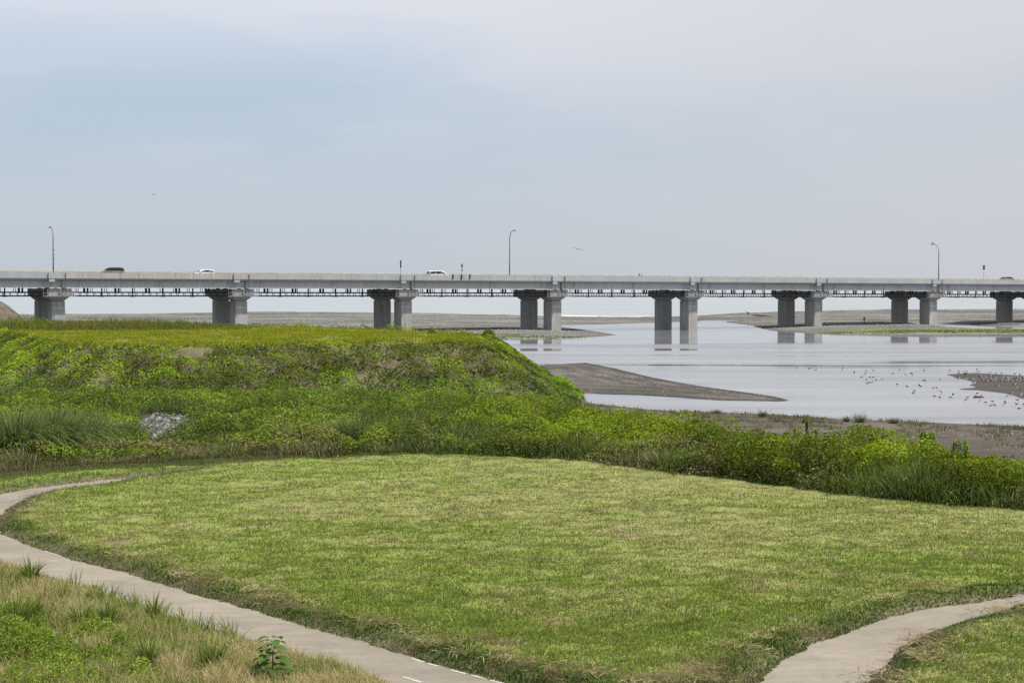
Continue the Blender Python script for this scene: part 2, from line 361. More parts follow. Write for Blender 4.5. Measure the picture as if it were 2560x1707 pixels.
# ------------------------------------------------------------------ water
def water_mat(name, base, bs, far=False):
    m = bpy.data.materials.new(name); m.use_nodes = True; nt = m.node_tree; N = nt.nodes; L = nt.links
    b = N["Principled BSDF"]; b.inputs["Roughness"].default_value = .08; b.inputs["IOR"].default_value = 1.33
    geo = N.new("ShaderNodeNewGeometry")
    def noise(scale, sx, sy, det=3):
        mp = N.new("ShaderNodeMapping"); mp.inputs["Scale"].default_value = (sx, sy, 1); L.new(geo.outputs["Position"], mp.inputs[0])
        n = N.new("ShaderNodeTexNoise"); n.inputs["Scale"].default_value = scale; n.inputs["Detail"].default_value = det
        L.new(mp.outputs[0], n.inputs["Vector"]); return n.outputs[0]
    def ramp(src, a, c0, b_, c1):
        r = N.new("ShaderNodeValToRGB"); r.color_ramp.elements[0].position = a; r.color_ramp.elements[0].color = (*c0, 1)
        r.color_ramp.elements[1].position = b_; r.color_ramp.elements[1].color = (*c1, 1); L.new(src, r.inputs[0]); return r.outputs[0]
    if far:
        mr = N.new("ShaderNodeSeparateXYZ"); L.new(geo.outputs["Position"], mr.inputs[0])
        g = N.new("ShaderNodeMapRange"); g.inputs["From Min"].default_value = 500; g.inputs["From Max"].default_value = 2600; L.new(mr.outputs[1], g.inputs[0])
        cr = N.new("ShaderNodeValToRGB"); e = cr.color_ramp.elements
        e[0].position = 0; e[0].color = (.375,.42,.415,1); e[1].position = 1; e[1].color = (.39,.425,.455,1)  # teal near the shore, then distance haze painted into the sea colour
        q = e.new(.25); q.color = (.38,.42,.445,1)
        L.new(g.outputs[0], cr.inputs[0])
        r2 = ramp(noise(.02, .5, 3, 5), .35, (.90,.90,.90), .7, (1.08,1.08,1.08))
        mx = N.new("ShaderNodeMix"); mx.data_type = 'RGBA'; mx.blend_type = 'MULTIPLY'; mx.inputs[0].default_value = 1
        L.new(cr.outputs[0], mx.inputs[6]); L.new(r2, mx.inputs[7]); L.new(mx.outputs[2], b.inputs["Base Color"])
        b.inputs["Roughness"].default_value = .3
    else:
        L.new(ramp(noise(.05, .4, 2, 4), .3, (base[0]*.8, base[1]*.8, base[2]*.8), .7, (base[0]*1.25, base[1]*1.25, base[2]*1.25)), b.inputs["Base Color"])
    big = noise(.18 if not far else .06, .5, 2.2, 4); small = noise(1.1 if not far else .35, .7, 2.0, 4)
    pat = noise(.035, .35, 1.6, 3)
    mr2 = N.new("ShaderNodeMapRange"); mr2.inputs["From Min"].default_value = .38; mr2.inputs["From Max"].default_value = .62
    mr2.inputs["To Min"].default_value = .15; mr2.inputs["To Max"].default_value = 1; L.new(pat, mr2.inputs[0])
    sy = N.new("ShaderNodeSeparateXYZ"); L.new(geo.outputs["Position"], sy.inputs[0])
    wy = N.new("ShaderNodeMapRange"); wy.inputs["From Min"].default_value = 262; wy.inputs["From Max"].default_value = 292; wy.inputs["To Min"].default_value = 1; wy.inputs["To Max"].default_value = 1 if far else .12
    L.new(sy.outputs[1], wy.inputs[0])
    st = N.new("ShaderNodeMath"); st.operation = 'MULTIPLY'; L.new(wy.outputs[0], st.inputs[0]); st.inputs[1].default_value = bs
    if not far:
        rp = N.new("ShaderNodeMapRange"); rp.inputs["From Min"].default_value = .40; rp.inputs["From Max"].default_value = .52; L.new(noise(.03, .25, 1.9, 3), rp.inputs[0])
        r3 = N.new("ShaderNodeMath"); r3.operation = 'MULTIPLY'; L.new(rp.outputs[0], r3.inputs[0]); L.new(wy.outputs[0], r3.inputs[1])
        L.new(r3.outputs[0], st.inputs[0])
        rr = N.new("ShaderNodeMapRange"); rr.inputs["To Min"].default_value = .05; rr.inputs["To Max"].default_value = .34; L.new(r3.outputs[0], rr.inputs[0]); L.new(rr.outputs[0], b.inputs["Roughness"])
    ml = N.new("ShaderNodeMath"); ml.operation = 'MULTIPLY'; L.new(small, ml.inputs[0]); L.new(mr2.outputs[0], ml.inputs[1])
    ad = N.new("ShaderNodeMath"); ad.operation = 'ADD'; L.new(big, ad.inputs[0]); L.new(ml.outputs[0], ad.inputs[1])
    bp = N.new("ShaderNodeBump"); bp.inputs["Strength"].default_value = bs; bp.inputs["Distance"].default_value = .12
    L.new(st.outputs[0], bp.inputs["Strength"]); L.new(ad.outputs[0], bp.inputs["Height"]); L.new(bp.outputs[0], b.inputs["Normal"])
    return m
M['river'] = water_mat('river_water_mat', (.27,.28,.295), .6)
M['sea'] = water_mat('sea_water_mat', (.3,.36,.37), .5, True)
def sheet(name, x0, x1, y0, y1, z, m, label):
    mb = MB(); mb.add([(x0,y0,z),(x1,y0,z),(x1,y1,z),(x0,y1,z)], [(0,1,2,3)])
    o = mb.build(name, m); tag(o, label, name.replace('_',' '), kind='structure')
sheet('river', -900, 900, 90, 495, 0, M['river'], 'calm grey shallow river in front of the beach')
sheet('sea', -26000, 26000, 495, 30000, 0, M['sea'], 'pale hazy sea behind the bridge and the beach')
sheet('sea_floor', -26000, 26000, -3000, 30000, -1.5, M['sand'], 'sea floor below the water')
# foam along the shore
fv = []; ff = []
fpts = [(1340,788),(1400,789.3),(1450,790.4),(1500,791.8),(1545,792.6),(1585,792.0),(1630,790.0)]
for i, (a, b) in enumerate(fpts):
    w = .2 + 1.6*math.sin(PI*i/(len(fpts)-1))
    q = G(a, b, 0); 
    fv += [(q[0], q[1]-w*6, .05), (q[0], q[1]+w*6, .05)]
    if i: ff.append((2*i-2, 2*i, 2*i+1, 2*i-1))
mb = MB(); mb.add(fv, ff); tag(mb.build('surf', M['foam']), 'thin white line of surf breaking along the shore', 'surf', kind='structure')

# ------------------------------------------------------------------ path
pz = ZM+.035
dense = []
for i in range(len(PATH)):
    a, b = PATH[i], PATH[(i+1) % len(PATH)]; L_ = math.hypot(*(b-a)); k = max(1, int(L_/.16))
    nrm = np.array([-(b-a)[1], (b-a)[0]])/(L_+1e-9)
    for j in range(k):
        q = a+(b-a)*j/k; w_ = (float(vn(np.array(q[0]*2.3), np.array(q[1]*2.3), 5))-.5)*.22 + (float(vn(np.array(q[0]*7), np.array(q[1]*7), 6))-.5)*.12
        dense.append(q+nrm*w_)
PATHD = np.array(dense)
tri = tessellate_polygon([[Vector((a, b, 0)) for a, b in PATHD]])
mb = MB(); mb.add([(a, b, pz) for a, b in PATHD], [tuple(t) for t in tri])
o = mb.build('path', M['path']); tag(o, 'pale worn asphalt path curving round the meadow', 'path', kind='structure')
if o.data.polygons[0].normal.z < 0: o.data.flip_normals()
def stripe(a, b, w, name='road_marking'):
    A = Vector(G(*a, ZM)); B_ = Vector(G(*b, ZM)); d = (B_-A); n = Vector((-d.y, d.x)).normalized()*w/2
    mb = MB(); k = 6; vs = []; fs = []
    for i in range(k+1):
        q = A + d*i/k; j = 1+random.uniform(-.12, .12)
        vs += [(q.x-n.x*j, q.y-n.y*j, pz+.006), (q.x+n.x*j, q.y+n.y*j, pz+.006)]
        if i: fs.append((2*i-2, 2*i, 2*i+1, 2*i-1))
    mb.add(vs, fs); o = mb.build(name, M['paint']); return o
for a, b, w, lb in [((1030,1649),(1062,1659),.10,'topmost faded white edge dash on the left path'),((1068,1661),(1095,1668),.10,'second faded white edge dash from the top on the left path'),((1126,1677),(1168,1688),.10,'third white edge dash on the left path, longest one'),
                    ((1180,1691),(1218,1701),.10,'fourth white edge dash on the left path, at the photo bottom'),((1226,1703),(1262,1712),.10,'last white edge dash beside the meadow, cut by the photo edge'),((1008,1695),(1054,1709),.11,'white centre line dash at the bottom of the left path'),
                    ((112,1380),(150,1392),.07,'thin worn white edge line on the left path near the left photo edge'),((2528,1492),(2560,1489),.08,'faint white edge mark on the right path at the right photo edge')]:
    tag(stripe(a, b, w), lb, 'road marking', 'white dashes painted on the path')

# ------------------------------------------------------------------ vegetation builders
def height(x, y):
    z, d = terrain(x, y); dp = sdf(x, y, PATH)
    nr = (y > 30) & (d['T'] > 0) & (d['Pl'] < -8)
    return z + np.where(nr, bank(x, y, dp)*smooth(y, 30, 32), 0), d, dp
def blades(x, y, z, L, w, col, lean=.5, segs=1, dark=.45, az=None):
    """bent tapering blades; segs=1 gives a triangle"""
    n = len(x); az = RNG.uniform(0, 2*PI, n) if az is None else az
    fa = RNG.uniform(0, PI, n)
    dx, dy = np.cos(az), np.sin(az); wx, wy = np.cos(fa)*w/2, np.sin(fa)*w/2
    ln = RNG.uniform(.15, 1, n)*lean
    vs = []; cs = []
    for s in range(segs+1):
        t = s/segs; r = L*t; out = L*ln*t**1.7; zz = z + r*np.sqrt(np.clip(1-(ln*t*.8)**2, .1, 1)) - (L*ln*.35*t**3)
        cx, cy = x+dx*out, y+dy*out; sh = dark + (1-dark)*min(1, t*1.3)  # root shade painted into the blade colour, fading towards the tip
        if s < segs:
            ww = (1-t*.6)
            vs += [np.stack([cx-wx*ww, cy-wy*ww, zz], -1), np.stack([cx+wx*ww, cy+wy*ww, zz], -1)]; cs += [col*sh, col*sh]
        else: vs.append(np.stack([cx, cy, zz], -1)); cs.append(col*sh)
    k = 2*segs+1
    v = np.stack(vs, 1).reshape(-1, 3); c = np.stack(cs, 1).reshape(-1, 3)
    f = []
    for s in range(segs-1): f += [[2*s, 2*s+1, 2*s+3], [2*s, 2*s+3, 2*s+2]]
    f.append([2*segs-2, 2*segs-1, 2*segs])
    f = (np.arange(n)[:, None, None]*k + np.array(f)[None]).reshape(-1, 3)
    return v, f, c
def leaves(x, y, z, nrm, size, col, asp=.5, droop=.25):
    """pointed leaves, folded along the midrib (two triangles... four vertices)"""
    n = len(x); a = RNG.normal(size=(n, 3)); a -= (a*nrm).sum(1)[:, None]*nrm; a /= np.linalg.norm(a, axis=1)[:, None]+1e-9
    b = np.cross(nrm, a); P = np.stack([x, y, z], -1); s = size[:, None]
    p0 = P - a*s*.5; fo = .16*asp; p1 = P + b*s*asp*.5 + nrm*s*fo; p2 = P + a*s*.5 - nrm*s*droop; p3 = P - b*s*asp*.5 + nrm*s*fo
    v = np.stack([p0, p1, p2, p3], 1).reshape(-1, 3); c = np.repeat(col, 4, 0)
    f = (np.arange(n)[:, None, None]*4 + np.array([[0,1,2],[0,2,3]])[None]).reshape(-1, 3)
    return v, f, c
def merge(parts):
    vs, fs, cs = [], [], []; o = 0
    for v, f, c in parts: vs.append(v); fs.append(f+o); cs.append(c); o += len(v)
    return np.vstack(vs), np.vstack(fs), np.vstack(cs)
def veg_obj(name, parts, m, label=None, cat=None, kind=None, parent=None, group=None, off=None):
    v, f, c = merge(parts)
    if off is not None: v = v - np.array(off)
    o = link(name, np_mesh(name, v, f, np.clip(c, 0, 1)), m, parent); tag(o, label, cat, group, kind); return o
def rnd_normals(n, up=1.0, sp=.8):
    q = RNG.normal(size=(n, 3))*sp; q[:, 2] = np.abs(q[:, 2])+up; return q/np.linalg.norm(q, axis=1)[:, None]

# samples: uniform in bearing, weighted in depth so that every part of the picture is covered alike
def scatter(n, y0, y1, u0=-.335, u1=.335, power=1.6):
    r = RNG.uniform(0, 1, n); e = 1-power
    y = (y0**e + r*(y1**e - y0**e))**(1/e)
    return RNG.uniform(u0, u1, n)*y, y

CORNER = GP([(-300,1300),(0,1412),(44,1429),(110,1454),(227,1487),(366,1538),(512,1587),(731,1645),(860,1686),(960,1720),(1100,1800),(-300,2100)], ZM)
# --- meadow grass
x, y = scatter(560000, 31, 92)
dp = sdf(x, y, PATH); df = sdf(x, y, FIELD)
k = (dp < .03) & (df > -.2); x, y, dp, df = x[k], y[k], dp[k], df[k]
z = ZM + bank(x, y, dp)
c, dry = meadow_color(x, y)
n = len(x)
straw = RNG.uniform(0, 1, n) < (.09 + .38*dry)
c = np.where(straw[:, None], np.array([.47,.41,.21])*RNG.uniform(.5, 1.35, n)[:, None], c*np.exp(RNG.normal(0, .2, n))[:, None])
yel = RNG.uniform(0, 1, n) < .25; c[yel & ~straw] *= np.array([1.25, 1.15, .7])
tuft = smooth(fbm(x*1.8, y*1.8, 71), .5, .75)
L = RNG.uniform(.05, .15, n)*(1-.35*dry) + tuft*.06*(~straw)
L = np.where(straw, L*.8, L)
edge = smooth(-dp, 1.15+.5*fbm(x*.6, y*.6, 46), .35)                        # ragged verge along the path: darker low weeds and straw
c = np.where((RNG.uniform(0, 1, n) < edge*.92)[:, None], np.where((fbm(x*.9, y*.9, 44) > .52)[:, None], np.array([.36,.29,.18])*RNG.uniform(.5, 1.2, n)[:, None], np.array([.09,.15,.03])*RNG.uniform(.7, 1.5, n)[:, None]), c)
LE = np.where(straw, .8, .45)
parts = [blades(x, y, z, L, .014 + y*.00030, c, lean=.8, dark=.5)]
veg_obj('meadow_grass', parts, M['grass'], 'short mown grass covering the oval meadow between the two paths', 'grass', 'stuff')

# --- taller tufts sprinkled in the meadow
parts = []
x, y = scatter(1500, 36, 88); dp = sdf(x, y, PATH); df = sdf(x, y, FIELD); _, dry = meadow_color(x, y)
k = (dp < -.9) & (df > .2); x, y = x[k], y[k]
for i in range(len(x)):
    m_ = RNG.integers(12, 34); r = RNG.uniform(.06, .28)
    bx = x[i]+RNG.normal(0, r, m_); by = y[i]+RNG.normal(0, r, m_)
    cc = np.array([[.11,.19,.035],[.16,.24,.05],[.2,.27,.06]][RNG.integers(0, 3)])*RNG.uniform(.7, 1.25, m_)[:, None]
    parts.append(blades(bx, by, np.full(m_, ZM+.12), RNG.uniform(.12, .24, m_)*RNG.uniform(.7, 1.15), .02, cc, lean=.6, segs=2))
veg_obj('grass_tufts', parts, M['grass'], 'taller green grass tufts dotted over the mown meadow', 'grass', 'stuff')

# --- hay and mulch left along the path verges
parts = []
x, y = scatter(3200, 33, 66); dp = sdf(x, y, PATH); df = sdf(x, y, FIELD)
k = (dp < -.3) & (dp > -1.3) & (fbm(x*.5, y*.5, 47) > .44) & (sdf(x, y, CORNER) < -.3); x, y, dp = x[k], y[k], dp[k]
for i in range(len(x)):
    m_ = RNG.integers(8, 46); sx_ = RNG.uniform(.12, .45); bx = x[i]+RNG.normal(0, sx_, m_); by = y[i]+RNG.normal(0, sx_*.6, m_)
    cc = np.array([[.62,.52,.31],[.50,.41,.25],[.34,.26,.16]][RNG.integers(0, 3)])*RNG.uniform(.6, 1.2, m_)[:, None]
    zz = ZM+.09+bank(bx, by, np.full(m_, -dp[i]*-1.))*1.0+RNG.uniform(.0, .14, m_)
    parts.append(leaves(bx, by, zz, rnd_normals(m_, 1, .45), RNG.uniform(.12, .34, m_), cc, .07, .05))
veg_obj('hay_litter', parts, M['grass'], 'dry cut hay lying in heaps along the path edges', 'hay', 'stuff')
# --- low green weeds along the verges
x, y = scatter(220000, 32, 85); dp = sdf(x, y, PATH)
k = (dp < .10*fbm(x*2, y*2, 8)) & (dp > -.95) & (fbm(x*.7, y*.7, 52) > .36) & (sdf(x, y, CORNER) < .2); x, y, dp = x[k], y[k], dp[k]; n = len(x)
cc = mix((.06,.11,.02), (.17,.25,.045), RNG.uniform(0, 1, n)**1.5)
veg_obj('verge_weeds', [leaves(x, y, ZM+bank(x, y, dp)*RNG.uniform(.3, 1.3, n)+.05, rnd_normals(n), RNG.uniform(.03, .075, n), cc, .6)], M['leaf'], 'dark low leafy weeds creeping along the path verges', 'weeds', 'stuff')

# --- plateau: yellow-green cover on the embankment top
x, y = scatter(150000, 122, 215, -.33, .02, 1.2)
_, d, dp = height(x, y)
k = (d['Pl'] > -.35) & ((fbm(x*.5, y*.22, 22) < .60) | (RNG.uniform(0, 1, len(x)) < .3)); x, y = x[k], y[k]; z = np.full(len(x), ZP-.02)
n = len(x); cc = mix((.27,.32,.012), (.42,.45,.02), fbm(x*.7, y*.7, 57)+RNG.normal(0, .2, n))
w = RNG.uniform(0, 1, n) < .14; cc[w] = np.array([.17,.21,.025])
veg_obj('embankment_grass', [blades(x, y, z, RNG.uniform(.12, .30, n), .07, cc, lean=.8, dark=.55)], M['grass'], 'bright yellow green grass covering the flat embankment top', 'grass', 'stuff')

# --- embankment slope: patchy creeping cover
x, y = scatter(520000, 92, 215, -.40, .06, 1.5)
z, d, dp = height(x, y)
pat = fbm(x*.55, y*.55+z*.8, 61)*.5 + fbm(x*1.6, y*1.2+z*1.6, 63)*.5
hgt = (z-ZM)/(ZP-ZM)
thr = .19 + .09*smooth(hgt, .3, .85)*smooth(x, -34, -22) + .26*smooth(fbm(x*.24, y*.3, 211), .55, .66)*smooth(hgt, .05, .4)*.8 - .25*smooth(x, -3, 1.5)
k = (d['Pl'] < .15) & (d['Pl'] > -9) & (pat > thr) & (z > .2); x, y, z, pat, hgt = x[k], y[k], z[k], pat[k], hgt[k]; n = len(x)
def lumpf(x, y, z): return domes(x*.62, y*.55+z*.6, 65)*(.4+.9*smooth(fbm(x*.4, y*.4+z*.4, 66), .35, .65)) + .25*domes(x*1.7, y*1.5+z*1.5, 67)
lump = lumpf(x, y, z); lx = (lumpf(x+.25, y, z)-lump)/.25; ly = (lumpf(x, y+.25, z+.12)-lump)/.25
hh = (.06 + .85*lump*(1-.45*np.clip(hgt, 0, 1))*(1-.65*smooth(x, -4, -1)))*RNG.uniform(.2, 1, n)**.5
cc = mix((.05,.09,.005), (.26,.36,.014), np.clip(lump*1.15-.1+RNG.normal(0, .15, n), 0, 1)); cc = mix(cc, (.27,.25,.06), (RNG.uniform(0, 1, n) < .04)*.8)  # lit clump tops and shaded gaps painted into the leaf colour
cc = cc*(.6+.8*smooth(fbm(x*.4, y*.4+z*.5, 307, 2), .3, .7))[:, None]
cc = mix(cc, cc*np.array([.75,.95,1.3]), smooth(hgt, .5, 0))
nr = np.stack([-lx*.8, -.45-ly*.8, np.ones(n)], -1)+RNG.normal(size=(n, 3))*.35; nr /= np.linalg.norm(nr, axis=1)[:, None]
veg_obj('slope_cover', [leaves(x, y, z+hh, nr, RNG.uniform(.09, .26, n), cc, .6)], M['leaf'], 'patchy green creepers clinging to the embankment slope', 'ground cover', 'stuff')
# stones in the bare patches
def stones(name, x, y, z, s, col, label, cat='stones', m='stone', flat=.6):
    n = len(x); b = np.array([(1,0,0),(0,1,0),(-1,0,0),(0,-1,0),(0,0,1),(0,0,-1)], float)
    v = b[None]*s[:, None, None]*RNG.uniform(.6, 1.2, (n, 6, 1)); v[..., 2] *= flat
    a = RNG.uniform(0, 2*PI, n); ca, sa = np.cos(a)[:, None], np.sin(a)[:, None]
    vx = v[..., 0]*ca - v[..., 1]*sa; vy = v[..., 0]*sa+v[..., 1]*ca
    v = np.stack([vx+x[:, None], vy+y[:, None], v[..., 2]+z[:, None]], -1).reshape(-1, 3)
    f = np.array([(0,1,4),(1,2,4),(2,3,4),(3,0,4),(1,0,5),(2,1,5),(3,2,5),(0,3,5)])
    f = (np.arange(n)[:, None, None]*6+f[None]).reshape(-1, 3)
    o = link(name, np_mesh(name, v, f, np.repeat(col, 6, 0)), M[m]); tag(o, label, cat, None, 'stuff'); return o
x, y = scatter(5000, 100, 135, -.40, .04, 1.5); z, d, dp = height(x, y); k = (d['Pl'] < .1) & (d['Pl'] > -7); x, y, z = x[k], y[k], z[k]; n = len(x)
stones('slope_stones', x, y, z, RNG.uniform(.03, .10, n), mix((.25,.22,.18),(.5,.48,.44), RNG.uniform(0, 1, n)), 'small pale stones in the bare embankment patches')
cx, cy = G(405, 1082, ZM)
x = cx+RNG.uniform(-2.2, 2.2, 9000); y = cy+RNG.uniform(-9, 9, 9000); dg = sdf(x, y, GRAVEL)+(fbm(x*.8, y*.8, 2)-.5)*1.6; k = dg > -.3; x, y = x[k], y[k]; n = len(x); zgp = height(x, y)[0]+.15*smooth(dg[k], 0, 1)
stones('gravel_patch', x, y, zgp+.02, RNG.uniform(.05, .16, n)*(1+(RNG.uniform(0,1,n)<.08)), mix((.05,.05,.05),(.40,.40,.385), RNG.uniform(0, 1, n)**2.6), 'patch of grey and white cobbles among the weeds at the foot of the slope')

# --- thicket belt between the meadow and the river / embankment
def belt_height(x, y, d, df):
    r = smooth(x, 5, 16)                                    # the right part is taller
    base = .62 + .48*r + .25*smooth(-df, 0, 2.5)
    # low foreland on the left around the gravel patch
    left = smooth(-x, 12, 15)*(1-smooth(-x, 19, 22))*smooth(y, 96, 86)
    base = base*(1-.55*left)
    lump = domes(x*.5, y*.34, 101)*.8 + domes(x*1.1+.3*y, y*.8, 103)*.45 + fbm(x*2, y*2, 104)*.15
    base = base*(1-.45*smooth(x, -21, -24)*smooth(y, 100, 94))
    h = base*(.16+1.2*lump)*(1-.38*smooth(x, 15.5, 20))
    h = h*smooth(-df, -.05, .9)**.7*smooth(d['T'], -.6, 1.5)
    return h
x, y = scatter(700000, 58, 132, -.345, .345, 1.7)
z, d, dp = height(x, y); df = sdf(x, y, FIELD); dg = sdf(x, y, GRAVEL)
vergeL = (x < -11) & (df > -1.6 - .6*fbm(x*.5, y*.5, 3))
k = (df < 0) & (d['T'] > -.5) & (d['Pl'] < -4.2) & ((dg < -.15-.5*fbm(x*1.5, y*1.5, 4)+.4) | (RNG.uniform(0,1,len(x)) < .05)) & (dp < -.4) & ~vergeL
x, y, z, df = x[k], y[k], z[k], df[k]; d = {a: b[k] for a, b in d.items()}; n = len(x)
h = belt_height(x, y, d, df)
kind = fbm(x*.28, y*.22, 107) + .12*smooth(-df, 0, 5) - .14*smooth(-df, 3, 0)       # grass bands vs shrubs
shrub = kind + .10*smooth(x, 0, 12) + RNG.normal(0, .03, n) > .49
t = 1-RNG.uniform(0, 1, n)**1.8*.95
e = .35
hx = belt_height(x+e, y, d, df-0); hy = belt_height(x, y+e, d, df)
nr = np.stack([-(hx-h)/e*.8, -(hy-h)/e*.8, np.ones(n)], -1); nr += RNG.normal(size=(n, 3))*.35; nr /= np.linalg.norm(nr, axis=1)[:, None]
tone = np.clip(fbm(x*.8, y*.8, 109)+RNG.normal(0, .14, n), 0, 1)
cold = smooth(-x, -5, 12)*.75
tt_ = np.clip(t, 0, 1)**1.5*(.25+.75*smooth(h/(.62+.75*smooth(x, 5, 16)+.25), .25, .95)); low_shade = .35+.65*smooth(t, .15, .6)  # shade painted into the leaf colour: darker low down and in gaps between clumps
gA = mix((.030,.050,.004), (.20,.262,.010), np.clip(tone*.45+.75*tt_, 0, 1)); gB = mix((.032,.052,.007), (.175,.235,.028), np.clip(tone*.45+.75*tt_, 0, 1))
cc = (gA*(1-cold[:, None]) + gB*cold[:, None])*low_shade[:, None]
sp1 = fbm(x*.33, y*.26, 301, 2); sp2 = fbm(x*.9, y*.6, 303, 2)
cc = cc*(.68+1.0*smooth(sp1*.6+sp2*.4, .3, .7))[:, None]; cc = mix(cc, cc*np.array([.80,.96,1.15]), smooth(fbm(x*.25, y*.3, 305, 2), .5, .62)*.5)
brown = ((fbm(x*.5, y*.5, 113) > .64) & (df > -4.5)) | ((fbm(x*.4, y*.4, 115) > .44) & (x < -8) & (df > -9)) ; cc = np.where((brown & (RNG.uniform(0,1,n) < .5))[:, None], np.array([.30,.24,.12])*RNG.uniform(.7, 1.3, n)[:, None], cc)
s_ = shrub & (RNG.uniform(0, 1, n) < .75)
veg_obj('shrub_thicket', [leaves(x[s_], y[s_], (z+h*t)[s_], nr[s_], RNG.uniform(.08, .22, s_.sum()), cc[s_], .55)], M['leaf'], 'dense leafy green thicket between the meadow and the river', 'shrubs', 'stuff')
# tall grass
g_ = (~shrub & (RNG.uniform(0, 1, n) < .42)) | (shrub & (RNG.uniform(0, 1, n) < .04))
xs, ys_, zs, hs = x[g_], y[g_], z[g_], h[g_]; m_ = len(xs)
cg = mix((.10,.155,.02), (.25,.32,.06), np.clip(tone[g_]+RNG.normal(0, .15, m_), 0, 1)); cg = cg*(1-cold[g_][:, None]) + cg*np.array([.9,.92,1.1])*cold[g_][:, None]
drv = ((fbm(xs*.35, ys_*.4, 117) > .60) & (df[g_] > -5)) | ((fbm(xs*.3, ys_*.3, 118) > .42) & (xs < -8) & (df[g_] > -10)); cg = np.where((drv & (RNG.uniform(0,1,m_) < .55))[:, None], np.array([.38,.31,.17])*RNG.uniform(.7, 1.3, m_)[:, None], cg)
pale = RNG.uniform(0, 1, m_) < .08; cg[pale] = np.array([.50,.55,.30])
veg_obj('tall_grass', [blades(xs, ys_, zs, (hs*1.0+.15)*RNG.uniform(.55, 1.15, m_), .035, cg, lean=.85, segs=3, dark=.22)], M['grass'], 'tall arching wild grass growing through the thicket', 'grass', 'stuff')

# verge of clover and the weedy foreland at the left
x, y = scatter(160000, 68, 100, -.345, -.06, 1.7)
z, d, dp = height(x, y); df = sdf(x, y, FIELD); dg = sdf(x, y, GRAVEL)
k = (dp < -.02) & (dg < 0) & (df < .3) & (df > -8); x, y, z, df = x[k], y[k], z[k], df[k]; n = len(x)
cc = mix((.14,.19,.05), (.25,.29,.10), fbm(x*.8, y*.8, 121)); st = RNG.uniform(0, 1, n) < .15+.5*smooth(fbm(x*.25, y*.25, 123), .4, .6)*(df < -1.5)
cc = np.where(st[:, None], np.array([.33,.27,.15])*RNG.uniform(.7, 1.2, n)[:, None], cc*RNG.uniform(.7, 1.2, n)[:, None])
veg_obj('verge_grass', [blades(x, y, z, np.where(df < -1.6, RNG.uniform(.15, .5, n), RNG.uniform(.05, .14, n)), .028, cc, lean=.8, segs=2, dark=.5)], M['grass'], 'mixed straw and green weeds between the far path and the embankment', 'weeds', 'stuff')

# sparse weeds on the river bank sand
x, y = scatter(9000, 78, 140, .02, .34, 1.5); z, d, dp = height(x, y)
k = (d['T'] < -.5) & (d['N'] > .4) & (fbm(x*.3, y*.2, 131) > .48) & (RNG.uniform(0, 1, len(x)) < smooth(d['N'], 22, 4)); x, y, z = x[k], y[k], z[k]
parts = []
x, y, z = np.repeat(x, 7), np.repeat(y, 7), np.repeat(z, 7); n = len(x); x = x+RNG.normal(0, .14, n); y = y+RNG.normal(0, .14, n)
cc = mix((.13,.17,.05), (.27,.25,.11), RNG.uniform(0, 1, n))
veg_obj('bank_weeds', [blades(x, y, z, RNG.uniform(.08, .38, n), .03, cc, lean=.7, segs=2)], M['grass'], 'sparse thin weeds on the dark river bank', 'weeds', 'stuff')
x, y = scatter(2600, 76, 110, .16, .34, 1.5); z, d, dp = height(x, y); k = (d['T'] < -.8) & (d['N'] > 3) & (fbm(x*.25, y*.2, 132) > .5); x, y, z = x[k], y[k], z[k]; n = len(x)
stones('bank_pebbles', x, y, z+.01, RNG.uniform(.02, .06, n), mix((.3,.27,.24),(.6,.57,.53), RNG.uniform(0,1,n)), 'scattered pale pebbles on the dark river bank')
# shingle stones on the beach and the gravel bars
x, y = scatter(16000, 285, 640, -.32, .32, 1.7); z, d, dp = height(x, y); k = (d['B'] > 1.5) & (d['Pu'] < -1.5) & (fbm(x*.03, y*.08, 133) > .4); x, y, z = x[k], y[k], z[k]; n = len(x)
stones('beach_stones', x, y, z, RNG.uniform(.08, .26, n), mix((.16,.155,.14),(.46,.45,.43), RNG.uniform(0,1,n)**1.3), 'grey and white cobbles strewn over the shingle beach')
x, y = scatter(9000, 132, 225, .0, .17, 1.5); z, d, dp = height(x, y); k = (d['Bar'] > .2) & (fbm(x*.15, y*.25, 403) > .45); x, y, z = x[k], y[k], z[k]; n = len(x)
stones('sandbar_pebbles', x, y, z+.01, RNG.uniform(.03, .10, n), mix((.05,.045,.04),(.30,.28,.25), RNG.uniform(0,1,n)**1.5), 'scattered pebbles and debris on the brown sandbar')
# low green cover on gravel islands
x, y = scatter(40000, 285, 345, -.05, .34, 1.5); z, d, dp = height(x, y)
gi = -(((x-gx[0])/36)**2 + ((y-gx[1])/14)**2) + (fbm(x*.2, y*.2, 6)-.5)*1.6; gj = -(((x-gx2[0])/26)**2+((y-gx2[1])/9)**2) + (fbm(x*.4, y*.4, 6)-.65)*2.4
k = (d['B'] > .5) & ((gi > -.7) | (gj > -.7)); x, y, z = x[k], y[k], z[k]; n = len(x)
cc = mix((.11,.15,.03), (.19,.22,.06), RNG.uniform(0, 1, n))
veg_obj('island_weeds', [blades(x, y, z, RNG.uniform(.12, .32, n), .16, cc, lean=.7)], M['grass'], 'low green weeds on the gravel bars under the bridge', 'weeds', 'stuff')
